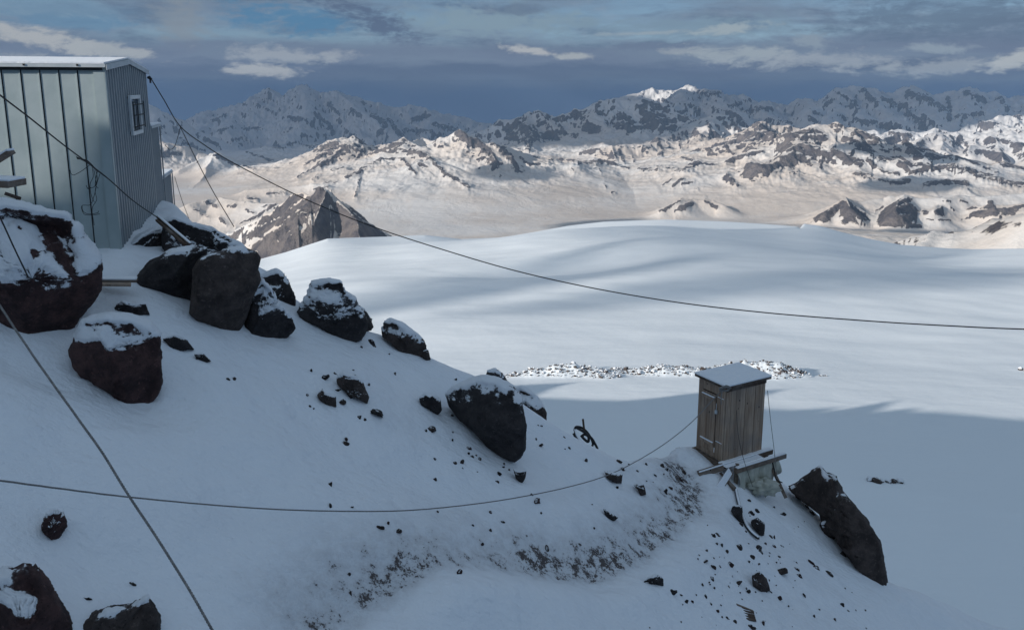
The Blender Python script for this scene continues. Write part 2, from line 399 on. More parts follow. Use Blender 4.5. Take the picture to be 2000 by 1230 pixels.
M['glass'] = m_plain('dark_window_glass', (0.03, 0.04, 0.05), (0.06, 0.075, 0.09), 5, 0.08, 0, spec=0.8)
M['dark'] = m_plain('dark_gap', (0.015, 0.016, 0.018), (0.03, 0.03, 0.03), 8, 0.8, 0)
M['tarp'] = m_plain('pale_green_tarpaulin', (0.33, 0.345, 0.29), (0.47, 0.475, 0.42), 5, 0.5, 0.01)
M['hose'] = m_plain('black_rubber_hose', (0.012, 0.012, 0.013), (0.03, 0.03, 0.032), 10, 0.6, 0)

# ------------------------------------------------------------ near slope
A0, B0, C0 = -8.44, -0.566, 0.131
SIL = [(350, 470), (430, 485), (505, 520), (560, 575), (620, 615), (740, 655), (840, 702), (960, 760), (1070, 838), (1150, 880), (1210, 903), (1240, 908), (1300, 896), (1350, 878), (1440, 905), (1540, 948), (1640, 1040), (1740, 1142), (1850, 1186), (1950, 1230)]
_c = []
for _p in SIL:
    _r = ray(*_p); _t = A0/(_r[2]-B0*_r[0]-C0*_r[1]); _q = _r*_t
    if _q[2] > -2.9: _q = _r*(-2.9/_r[2])
    _c.append((_q[0], _q[1]+0.55))
_c = [(-40, 30), (-12, 24), (-8.2, 19.5), (-6.7, 17.0)]+sorted(_c)+[(20, 20.5), (45, 26.)]
CRX = np.array([q[0] for q in _c]); CRY = np.array([q[1] for q in _c])
def pixpath(pts):  # points on the bare plane
    out = []
    for px, py in pts:
        r = ray(px, py); tt = A0/(r[2]-B0*r[0]-C0*r[1]); out.append((r*tt)[:2])
    return np.array(out)
def polydist(x, y, pts):
    best = np.full(x.shape, 1e9); side = np.zeros(x.shape); par = np.zeros(x.shape)
    for i in range(len(pts)-1):
        a, b = pts[i], pts[i+1]; d = b-a; L2 = d@d
        u = np.clip(((x-a[0])*d[0]+(y-a[1])*d[1])/L2, 0, 1)
        q = np.hypot(x-a[0]-u*d[0], y-a[1]-u*d[1]); m = q < best
        sg = d[0]*(y-a[1])-d[1]*(x-a[0])
        best = np.where(m, q, best); side = np.where(m, sg, side); par = np.where(m, i+u, par)
    return best, np.sign(side), par
PATH = pixpath([(560, 1260), (660, 1185), (760, 1130), (860, 1100), (960, 1092), (1060, 1092), (1160, 1098), (1240, 1072), (1310, 1020), (1350, 980), (1352, 940), (1335, 905)])
BUMPS = []  # (x,y,amp,rx,ry)
def pb(px, py, amp, rx, ry):
    q = pixpath([(px, py)])[0]; BUMPS.append((q[0], q[1], amp, rx, ry))
pb(980, 1190, 0.28, 2.2, 0.9); pb(300, 770, -0.18, 0.7, 0.6); pb(560, 900, 0.15, 2.0, 1.2); pb(380, 620, 0.15, 1.5, 1.0)
pb(700, 760, 0.18, 1.0, 1.0); pb(1050, 800, 0.15, 1.0, 0.8); pb(190, 1100, -0.2, .8, .6); pb(60, 690, -0.3, 1.2, .6)
pb(1440, 1075, 0.15, 1.3, 0.6); pb(800, 930, -0.10, 2.0, 1.0); pb(1130, 1010, 0.12, 1.2, 0.7)
def ground(x, y, fine=True):
    x = np.asarray(x, float); y = np.asarray(y, float)
    z = A0+B0*x+C0*y
    lim = -2.72+0.02*(y-14)                       # the hut terrace
    k = 0.25; z = -k*np.logaddexp(-z/k, -lim/k)
    yc = np.interp(x, CRX, CRY)+0.12*perlin2(x*0.9, x*0+3.3, 5)
    d = y-yc
    z = z-1.3*0.28*np.logaddexp(0, d/0.28)-0.9*np.maximum(d-4, 0)*0
    # the right side falls away to the glacier
    for (bx, by, a, rx, ry) in BUMPS:
        z = z+a*np.exp(-((x-bx)/rx)**2-((y-by)/ry)**2)
    pd, side, par = polydist(x, y, PATH)
    z = z-0.16*np.exp(-(pd/0.45)**2)+0.10*np.exp(-((pd-0.75)/0.35)**2)*(side < 0)
    z = z+0.16*fbm2(x*0.35, y*0.35, 3, 11)
    if fine:
        z = z+0.035*fbm2(x*1.6, y*1.6, 4, 21)
        tr = np.exp(-(pd/0.5)**2)
        z = z+tr*0.075*fbm2(x*4.5, y*4.5, 3, 31)
    return z
def hit(px, py, tmax=60):
    r = ray(px, py); ts = np.linspace(2.0, tmax, 2400); P_ = ts[:, None]*r[None, :]
    g = P_[:, 2]-ground(P_[:, 0], P_[:, 1], False); i = np.argmax(g < 0)
    if g[i] >= 0: return None
    if i == 0: return P_[0]
    u = g[i-1]/(g[i-1]-g[i]); return P_[i-1]*(1-u)+P_[i]*u

xs = np.concatenate([np.arange(-40, -11, 0.4), np.arange(-11, 15, 0.07), np.arange(15, 45.1, 0.4)])
ys = np.concatenate([np.arange(-30, 3.2, 0.5), np.arange(3.2, 23, 0.07), np.arange(23, 48, 0.4)])
X, Y = np.meshgrid(xs, ys); Z = ground(X, Y)
pd, side, par = polydist(X, Y, PATH)
wob = perlin2(X*0.9, Y*0.9, 3)
trod = np.exp(-((pd+0.15*wob)/0.62)**2)*np.clip(1.05+0.25*perlin2(X*0.7, Y*0.7, 8), 0, 1.25)*sstep(-.5, .6, par)
trod = np.where(side < 0, trod*np.exp(-(pd/0.22)**2)**0.6, trod)
me = np_mesh('snow_slope', np.stack([X, Y, Z], -1).reshape(-1, 3), grid_faces(*X.shape))
grit = np.zeros_like(X)
for (px, py, w_, h_, a) in [(1330, 925, 1.0, .6, .75), (1385, 1000, .8, .7, .5), (1480, 1060, 1.6, 1.2, .34), (1490, 1160, 2.2, 1.2, .32), (700, 765, .9, .7, .30), (960, 890, 1.0, .8, .22), (1260, 940, 1.0, .5, .35), (760, 830, .6, .4, .35), (1062, 1082, .35, .2, .6)]:
    q = pixpath([(px, py)])[0]; grit = np.maximum(grit, .8*a*np.exp(-((X-q[0])/w_)**2-((Y-q[1])/h_)**2))
fattr(me, 'trod', np.clip(trod+grit, 0, 1.15).ravel()); fattr(me, 'grit', grit.ravel())
tag(link('snow_slope', me, M['snow']), kind='structure')

# ------------------------------------------------------------ glacier plateau (falls away to the valley behind its rim)
RIM = [(300, 520), (505, 507), (560, 492), (640, 466), (760, 462), (830, 459), (900, 467), (980, 464), (1050, 452), (1110, 441), (1180, 433), (1300, 429), (1420, 433), (1500, 438),
       (1558, 443), (1562, 446), (1570, 437), (1600, 441), (1650, 455), (1700, 467), (1760, 478), (1850, 485), (1900, 487), (2000, 486), (2200, 480)]
def azd(px, py):
    r = ray(px, py); return math.atan2(r[0], r[1]), r[2]/math.hypot(r[0], r[1])
rim_az = np.array([azd(*p)[0] for p in RIM]); rim_sl = np.array([azd(*p)[1] for p in RIM])
azs = np.linspace(R(-75), R(62), 1500)
rs = np.concatenate([np.geomspace(22, 900, 640), np.linspace(910, 2600, 50)])
AZ, RR = np.meshgrid(azs, rs); X = RR*np.sin(AZ); Y = RR*np.cos(AZ)
rimr = 430+60*np.sin(AZ*5+1)+30*perlin2(AZ*8, AZ*0, 4)
rsl = np.interp(AZ, rim_az, rim_sl)
_fine = np.interp(azs, rim_az, rim_sl); _k = np.hanning(361); _k /= _k.sum(); _sm = np.convolve(np.pad(_fine, 180, mode='edge'), _k, 'valid')
_k2 = np.hanning(61); _k2 /= _k2.sum(); _md = np.convolve(np.pad(_fine, 30, mode='edge'), _k2, 'valid')
wr = np.clip((RR-90)/(rimr-90), 0, 1)
rsl = _sm[None, :]+(_md-_sm)[None, :]*sstep(.35, .9, wr)+(_fine-_md)[None, :]*sstep(.93, .995, wr)
zr = rsl*rimr
z100 = -35.0+0.0*AZ
Z0 = z100+(zr-z100)*np.clip((RR-90)/(rimr-90), -0.06, None)
# sagging profile near -> so the whole field stays visible
Z = Z0-1.5*np.sin(np.pi*np.clip((RR-90)/(rimr-90), 0, 1))
def gb(px, py, amp, rx, ry, rot=0):
    r = ray(px, py); g = np.interp(math.atan2(r[0], r[1]), rim_az, rim_sl)*430
    # find range on mean surface
    sl = r[2]/math.hypot(r[0], r[1])
    rr_ = (-35-90*(g+35)/340)/(sl-(g+35)/340); x0, y0 = rr_*math.sin(math.atan2(r[0], r[1])), rr_*math.cos(math.atan2(r[0], r[1]))
    c_, s_ = math.cos(R(rot)), math.sin(R(rot)); dx, dy = X-x0, Y-y0
    return amp*np.exp(-((dx*c_+dy*s_)/rx)**2-((-dx*s_+dy*c_)/ry)**2)
edge = sstep(1.0, 0.8, RR/rimr)
und = gb(760, 560, 4.5, 42, 40, 25)+gb(1120, 470, 9.0, 75, 60, 10)+gb(1330, 500, 5., 60, 40, 5)+gb(1560, 560, 3.5, 60, 30, -5)+gb(900, 640, 1.6, 30, 15, 15)+gb(1850, 560, 3.0, 80, 30, -10)
und = und-gb(1010, 545, 3.0, 45, 14, 18)
Z = Z+und*edge+1.4*fbm2(X*0.012, Y*0.02, 4, 40)*edge*sstep(60, 160, RR)+0.12*fbm2(X*0.05, Y*0.12, 3, 44)*edge
# snow heaps by the near edge, wind scoops below our flank
Z = Z+0.03*fbm2(X*0.4, Y*0.8, 3, 45)*sstep(300, 100, RR)
over = np.maximum(RR-rimr, 0)
Z = Z-over*0.06-0.42*np.maximum(over-25, 0)
# low moraine bank with rubble
def gxy(px, py):
    r = ray(px, py); h = math.hypot(r[0], r[1]); a = math.atan2(r[0], r[1])
    i = np.argmin(abs(azs-a)); col = Z[:, i]; ds = r[2]/h*rs-col; k = np.argmax(ds < 0)
    return np.array([rs[k]*r[0]/h, rs[k]*r[1]/h, col[k]])
crest = [gxy(px, py)[:2] for px, py in [(985, 735), (1040, 733), (1110, 730), (1180, 731), (1225, 729), (1300, 729), (1380, 730), (1450, 731), (1510, 732), (1560, 732)]]
crest = np.array(crest); md, sdm, mp = polydist(X, Y, crest)
mh = np.interp(mp, [0, 1, 2, 3, 4, 5, 6, 7, 8, 9], [0.15, 0.8, 1.5, 0.7, 0.5, 1.3, 1.0, 1.7, 2.0, 0.8])
moraine = mh*.9*np.clip(1-md/(1.1+mh*1.15), 0, 1)**1.2*(1+0.5*fbm2(X*0.6, Y*0.6, 3, 51))
small = [gxy(1180, 737), gxy(1505, 728)]
for s_, a_ in zip(small, (0.35, 0.0)): moraine = np.maximum(moraine, a_*np.exp(-((X-s_[0])/1.8)**2-((Y-s_[1])/1.2)**2))
Z = Z+moraine
Z = Z+0.12*fbm2(X*2.2, Y*2.2, 2, 53)*(moraine > 0.08)
grit = sstep(0.05, 0.5, moraine)*1.0
# stony ground along the right rim
rg = sstep(R(23.0), R(25), AZ)*np.exp(-((RR-rimr)/60)**2)*(0.4+0.6*fbm2(X*.03, Y*.03, 3, 8))
grit = np.clip(np.maximum(grit, rg), 0, 1)
me = np_mesh('glacier', np.stack([X, Y, Z], -1).reshape(-1, 3), grid_faces(*X.shape)); fattr(me, 'grit', grit.ravel())
tag(link('glacier', me, M['glacier']), kind='structure')
GL = (X, Y, Z)

# ------------------------------------------------------------ mountains and valley
SG = 1.35
RD = []   # (points[(px,py,km)], slope, rockiness)
def rd(pts, slope=0.5, rock=0.0, w_=250.): RD.append((np.array([at(p[0], p[1], p[2]*1000.) for p in pts]), slope, rock, w_))
def run(D, *p): return [(a, b, D) for a, b in p]
# far left massif
rd(run(22, (355, 243), (380, 228), (410, 215), (440, 210), (470, 207), (505, 198), (516, 194), (523, 176), (529, 193), (545, 187), (560, 184), (580, 174), (592, 170), (608, 175), (620, 182), (640, 180), (655, 177), (680, 190), (700, 194), (740, 203), (770, 212), (800, 206), (830, 215), (850, 222), (880, 228), (910, 232), (950, 243), (1010, 258)), .42, .0, 400)
rd([(592, 170, 22), (600, 230, 19.8), (560, 280, 18), (520, 310, 17)], .4, .1)
rd([(700, 194, 22), (690, 240, 20), (730, 290, 18), (740, 320, 17)], .4, .1)
rd([(850, 222, 22), (830, 270, 19), (850, 310, 18)], .4, .2)
rd([(470, 207, 22), (440, 250, 19.5), (470, 300, 17.5), (480, 330, 16.5)], .4, .1)
rd([(655, 177, 22), (700, 215, 20.5), (760, 260, 19), (800, 300, 18)], .42, .15)
rd([(410, 215, 22), (380, 260, 19.5), (400, 310, 17.5)], .4, .05)
rd([(950, 243, 21), (930, 270, 19)], .4, .3)
rd([(230, 170, 15), (297, 213, 15), (330, 248, 15), (400, 300, 14), (470, 340, 13)], .5, .12)
rd([(297, 213, 15), (310, 260, 13.6), (330, 300, 12.5)], .45, .05)
# sunlit left range
rd(run(8.4, (200, 262), (290, 270), (323, 280), (388, 296), (420, 310)), .35, -.2)
rd([(300, 345, 7.6), (352, 332, 7.6), (388, 311, 7.8), (420, 304, 8), (435, 314, 8), (460, 325, 8), (496, 332, 8), (532, 325, 8), (579, 312, 8), (604, 303, 8), (640, 289, 7.8), (662, 274, 7.6), (672, 278, 7.6), (687, 274, 7.5), (698, 282, 7.6), (712, 290, 7.7), (744, 285, 8.2), (780, 282, 7.6), (791, 272, 7.2), (813, 275, 7.3), (831, 269, 7.5), (845, 275, 7.4), (885, 271, 7.1), (893, 262, 7.0), (903, 259, 7.0), (914, 264, 7.0), (928, 275, 7.1), (950, 293, 7.2), (964, 290, 7.3), (982, 293, 7.3), (1000, 304, 7.4), (1030, 318, 7.4), (1073, 312, 7.5), (1116, 313, 7.5), (1163, 311, 7.5), (1197, 321, 7.5), (1249, 332, 7.5), (1283, 333, 7.5), (1317, 322, 7.4), (1363, 320, 7.3), (1410, 321, 7.2), (1452, 308, 7.2), (1497, 289, 7.1), (1530, 273, 7.0), (1569, 256, 7), (1595, 249, 7), (1615, 253, 7)], .42, .16, 110)
rd([(1595, 249, 7), (1625, 251, 7.0), (1635, 243, 7.0), (1645, 252, 7.0), (1660, 266, 6.9), (1676, 279, 6.8), (1699, 305, 6.6), (1725, 328, 6.4), (1780, 354, 6.1)], .5, .22, 160)
rd([(1595, 249, 7), (1560, 290, 6.5), (1520, 320, 6.2), (1480, 335, 6.0)], .42, .27, 330)
rd([(1615, 253, 7), (1640, 300, 6.4), (1680, 345, 6.0), (1740, 368, 5.7), (1770, 372, 5.6)], .42, .26, 260)
rd([(903, 259, 7), (930, 290, 6.8), (950, 310, 6.7), (971, 329, 6.5)], .6, .42, 90)
rd([(791, 272, 7.2), (825, 292, 7), (850, 318, 6.8), (870, 345, 6.5), (915, 368, 6.2)], .5, .42, 75)
rd([(791, 272, 7.2), (745, 318, 6.9), (710, 335, 6.6), (700, 370, 6.1), (693, 395, 5.8)], .5, .45, 80)
rd([(687, 274, 7.5), (655, 300, 7.2), (620, 330, 6.9), (575, 355, 6.6)], .42, .36, 110)
rd([(662, 274, 7.6), (610, 310, 7.3), (560, 335, 7)], .42, .12, 90)
rd([(420, 304, 8), (400, 340, 7.3), (370, 375, 6.6)], .3, -.3)
rd([(930, 275, 7), (1000, 325, 6.8), (1035, 335, 6.8)], .4, .3, 90)
rd([(350, 420, 4.9), (370, 400, 5), (430, 385, 5.2), (470, 395, 5), (540, 400, 4.8)], .28, .22, 350)
rd([(480, 372, 6.0), (540, 365, 6.0), (600, 360, 6.0), (660, 372, 5.9)], .3, .22, 200)
rd([(1380, 330, 7), (1340, 350, 6.7), (1300, 362, 6.5)], .3, .24, 120); rd([(1430, 345, 6.8), (1370, 362, 6.4)], .3, .28, 90)
rd([(1520, 320, 6.6), (1450, 335, 6.3), (1430, 340, 6.2)], .35, .4, 100)
# dark knob
rd([(430, 462, 3.5), (455, 450, 3.5), (500, 425, 3.4), (535, 405, 3.4), (575, 377, 3.4), (592, 378, 3.3), (612, 398, 3.2), (626, 380, 3.0), (645, 379, 3.0), (660, 390, 3.05), (680, 400, 3.1), (715, 425, 3.3), (730, 455, 3.5), (735, 480, 3.6)], .8, .10, 120)
rd([(640, 380, 3), (625, 415, 2.85), (605, 450, 2.7)], .75, .36, 150); rd([(645, 380, 3), (690, 440, 2.75), (700, 480, 2.6)], .6, .3, 140)
# middle ranges
rd(run(12, (880, 275), (915, 262), (937, 260), (955, 248), (971, 237), (990, 238), (1008, 232), (1033, 225), (1045, 229), (1054, 221), (1065, 230), (1073, 239), (1085, 233), (1098, 225), (1110, 224), (1122, 217), (1140, 217), (1156, 209), (1175, 202), (1197, 197), (1240, 195), (1265, 196), (1286, 203), (1305, 216), (1333, 228), (1360, 240)), .5, .12, 200)
rd([(1033, 225, 12), (1030, 258, 10.8), (1028, 298, 9.4)], .6, .34, 260); rd([(1054, 221, 12), (1080, 250, 11.2), (1140, 262, 10.9), (1200, 262, 10.8), (1270, 256, 11)], .55, .22, 170)
rd([(1175, 202, 12), (1165, 235, 11.3), (1200, 255, 10.9)], .5, .1, 90); rd([(1265, 196, 12), (1275, 225, 11.4), (1290, 245, 11)], .6, .42, 260)
rd([(1215, 225, 11.5), (1225, 250, 11)], .6, .5, 150)
rd([(1060, 298, 9.2), (1150, 282, 9.8), (1250, 272, 10.2)], .05, -.4, 400)
rd([(1283, 278, 9.6), (1317, 259, 10), (1350, 244, 10.3), (1382, 231, 10.5), (1400, 224, 10.5), (1412, 229, 10.5), (1425, 237, 10.5), (1444, 253, 10.3), (1475, 262, 10)], .55, .28, 200)
rd([(1125, 303, 9), (1147, 293, 9), (1187, 286, 9), (1283, 280, 9.3)], .4, .22, 130)
rd([(1187, 287, 9), (1200, 310, 8.5), (1210, 325, 8.2)], .5, .25, 150); rd([(1400, 226, 10.5), (1380, 260, 9.7), (1340, 290, 9.0), (1300, 310, 8.6)], .5, .22, 150)
rd([(1290, 325, 8.2), (1314, 316, 8.3), (1351, 296, 8.6), (1382, 287, 8.7), (1430, 272, 8.8), (1465, 250, 8.8), (1487, 242, 8.8), (1510, 248, 8.8), (1543, 248, 8.8), (1575, 255, 8.8), (1640, 280, 8.8)], .55, .28, 220)
rd([(1487, 242, 8.8), (1480, 275, 8.1), (1450, 300, 7.8)], .5, .25, 170)
# far right wall
rd(run(18.5, (1130, 220), (1165, 201), (1200, 192), (1240, 184), (1262, 181), (1280, 175), (1300, 174), (1320, 176), (1340, 170), (1352, 174), (1365, 177), (1380, 174), (1395, 176), (1415, 187), (1435, 187), (1450, 187), (1470, 195), (1500, 200), (1540, 205), (1560, 196), (1575, 195), (1600, 197), (1620, 189), (1645, 177), (1660, 175), (1670, 171), (1685, 176), (1700, 175), (1715, 187), (1740, 184), (1760, 176), (1780, 174), (1800, 177), (1825, 184), (1850, 181), (1870, 182), (1890, 176), (1915, 182), (1940, 180), (1960, 195), (1980, 194), (2000, 189), (2040, 182), (2100, 185), (2200, 180)), .5, .10, 300)
for p in [[(1340, 170, 18.5), (1330, 200, 16.5), (1310, 220, 15)], [(1395, 176, 18.5), (1400, 200, 16.5), (1440, 225, 14.5), (1460, 240, 13.5)], [(1500, 200, 18), (1490, 225, 15.5), (1530, 240, 14)],
          [(1575, 195, 18), (1590, 215, 16), (1580, 240, 14)], [(1645, 177, 18.5), (1640, 212, 16), (1610, 240, 14)], [(1700, 175, 18.5), (1720, 215, 16), (1770, 245, 14)],
          [(1780, 174, 18.5), (1810, 210, 16), (1840, 245, 13.6)], [(1890, 176, 18.5), (1890, 215, 16), (1870, 248, 13.5)], [(1960, 195, 18), (1935, 222, 15.5), (1950, 246, 13.5)], [(2000, 189, 18), (2030, 220, 15.5), (2040, 240, 13)],
          [(1940, 225, 13), (1990, 232, 13), (2040, 225, 13)], [(1600, 205, 17), (1680, 215, 15.6), (1690, 235, 14.4)]]: rd(p, .5, .16, 300)
# right middle
rd(run(10.8, (1640, 272), (1660, 263), (1709, 258), (1728, 266), (1745, 259), (1758, 257), (1787, 263), (1805, 258), (1823, 254), (1855, 260), (1880, 259), (1907, 263), (1933, 259), (1950, 252), (1966, 249), (1985, 250), (2000, 244), (2040, 240), (2150, 235)), .5, .2, 200)
for p in [[(1823, 254, 10.8), (1780, 295, 9.5), (1765, 330, 8.4)], [(1823, 254, 10.8), (1850, 300, 9.5), (1900, 338, 8.3)], [(1933, 259, 10.8), (1950, 305, 9.2), (1990, 345, 8.2)], [(2000, 244, 10.8), (2025, 300, 9), (2050, 350, 8)],
          [(1728, 266, 10.8), (1700, 300, 9.4), (1690, 320, 8.5)], [(1907, 263, 10.8), (1890, 300, 9.6)], [(1966, 249, 10.8), (1990, 290, 9.4)]]: rd(p, .5, .24, 220)
rd([(1700, 318, 7.3), (1712, 315, 7.3), (1741, 311, 7.3), (1774, 321, 7.3), (1796, 334, 7.2), (1830, 332, 7.2), (1855, 329, 7.1), (1887, 341, 7.), (1920, 352, 6.9), (1952, 360, 6.8), (1975, 370, 6.7), (2000, 373, 6.6), (2100, 372, 6.6)], .5, .45, 200)
# low snowy hills at the right
rd([(1600, 430, 4.3), (1628, 409, 4.4), (1653, 389, 4.5), (1676, 391, 4.55), (1725, 390, 4.6), (1738, 384, 4.6), (1767, 384, 4.6), (1790, 388, 4.6), (1839, 387, 4.6), (1871, 382, 4.7), (1920, 384, 4.7), (2000, 376, 4.8), (2150, 370, 4.8)], .35, .02, 90)
rd([(1767, 384, 4.6), (1755, 405, 4.35), (1750, 420, 4.2)], .5, .45, 60); rd([(1653, 389, 4.5), (1665, 410, 4.3)], .5, .4, 45); rd([(1620, 412, 4.4), (1608, 425, 4.3)], .5, .4, 50)
rd([(1900, 400, 4.5), (1935, 405, 4.4), (2000, 400, 4.4), (2100, 395, 4.4)], .4, .42, 60); rd([(1830, 400, 4.5), (1825, 412, 4.35)], .4, .36, 35)
rd([(1290, 412, 5.0), (1320, 396, 5.1), (1345, 391, 5.2), (1385, 391, 5.2), (1410, 402, 5.1)], .3, .24, 120)
# stony slope at the right edge, close
rd([(1925, 489, 1.3), (1950, 470, 1.3), (1975, 452, 1.3), (2000, 436, 1.3), (2060, 405, 1.3), (2200, 340, 1.3)], .45, .12, 400)
azs2 = np.linspace(R(-38), R(37), 1650)
rs2 = np.concatenate([np.arange(1000, 2200, 30), np.arange(2200, 8900, 15), np.arange(8900, 13000, 28), np.arange(13000, 23200, 55), np.geomspace(23300, 25800, 6)])
AZ, RR = np.meshgrid(azs2.astype(np.float32), rs2.astype(np.float32)); X = RR*np.sin(AZ); Y = RR*np.cos(AZ)
ws = np.clip(RR*0.010, 20, 150)
wx = X+ws*fbm2(X/900, Y/900, 4, 61); wy = Y+ws*fbm2(X/900, Y/900, 4, 71)
floor = -800-60*sstep(7600, 9500, RR)-640*sstep(11500, 14500, RR)-300*sstep(24000, 40000, RR)-450*sstep(8300, 10500, RR)*sstep(-.02, -.10, AZ)
floor = floor+18*fbm2(X/1400, Y/1400, 4, 81)
Zb = floor.copy(); rock = np.full(X.shape, -0.55, np.float32); dmin = np.full(X.shape, 1e9, np.float32)
for pts, sl, rk, wd in RD:
    best = np.full(X.shape, -1e9, np.float32); bd = np.full(X.shape, 1e9, np.float32)
    pr = np.hypot(pts[:, 0], pts[:, 1]); reach = min((pts[:, 2].max()+1500)/.24, 5200)
    rows = np.where((rs2 > pr.min()-reach) & (rs2 < pr.max()+reach))[0]; r0, r1 = rows[0], rows[-1]+1
    pa = np.arctan2(pts[:, 0], pts[:, 1]); da = reach/pr.min()
    cols = np.where((azs2 > pa.min()-da) & (azs2 < pa.max()+da))[0]
    if len(cols) == 0: continue
    c0, c1 = cols[0], cols[-1]+1; S = (slice(r0, r1), slice(c0, c1))
    xx, yy = wx[S], wy[S]; b_ = np.full(xx.shape, -1e9, np.float32); d_ = np.full(xx.shape, 1e9, np.float32)
    Rm = pr.mean(); LK = 320. if Rm < 8900 else (520. if Rm < 13000 else 1700.); TL = .13 if Rm < 8900 else .19
    if sl < .1: LK, TL = 3000., .03
    if 2000 < Rm < 3600: LK, TL = 170., .36
    for i in range(len(pts)-1):
        a, q = pts[i], pts[i+1]; d = q-a; L2 = d[0]**2+d[1]**2
        u = np.clip(((xx-a[0])*d[0]+(yy-a[1])*d[1])/L2, 0, 1)
        ds = np.hypot(xx-a[0]-u*d[0], yy-a[1]-u*d[1])
        zz = a[2]+u*d[2]-sl*LK*1.35*(1-np.exp(-ds/LK))-TL*ds; m = zz > b_
        b_ = np.where(m, zz, b_); d_ = np.minimum(d_, ds)
    k = 14.0*np.clip(RR[S]/7000, .5, 2)
    new = k*np.logaddexp(Zb[S]/k, b_/k)
    wgt = sstep(-60, 30, b_-Zb[S])
    tgt = rk*.45*np.exp(-(d_/(wd*2.2))**2)-.03
    rock[S] = rock[S]*(1-wgt)+wgt*tgt
    dmin[S] = np.where(wgt > 0.5, d_, np.minimum(dmin[S], d_)); Zb[S] = new
above = np.clip((Zb-floor)/260, 0, 1)
near = 1-np.exp(-dmin/140)
amp = (32+135*near)*above*np.clip(RR/7500, .75, 1.9)
wx2 = X+60*fbm2(X/500, Y/500, 3, 171); wy2 = Y+60*fbm2(X/500, Y/500, 3, 173)
rn = fbm2(wx2/700, wy2/700, 5, 91, .55, True); rn2 = fbm2(wx2/210, wy2/210, 3, 95, .55, True)
amp = amp*(0.22+0.78*np.exp(-dmin/(450*np.clip(RR/8000, 1, 6))))
ab2 = np.clip((Zb-floor)/150, 0, 1)
Zb = Zb+ab2*near*np.clip(RR/8000, .3, 2.5)*38*(fbm2(wx/1300, wy/1300, 3, 191, .5, True)-.3)
Z = Zb+amp*(rn-0.28)*0.9+amp*0.34*(rn2-.2)
# keep crests from rising above the drawn skyline
rock = rock+(0.02+0.20*sstep(.1, .6, rn))*sstep(.1, .4, above)*np.where(rock > -.1, 1, .2)
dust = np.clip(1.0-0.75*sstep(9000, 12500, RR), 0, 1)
rock = rock-.21*sstep(12500, 14500, RR)-.10*sstep(9000, 10000, RR)
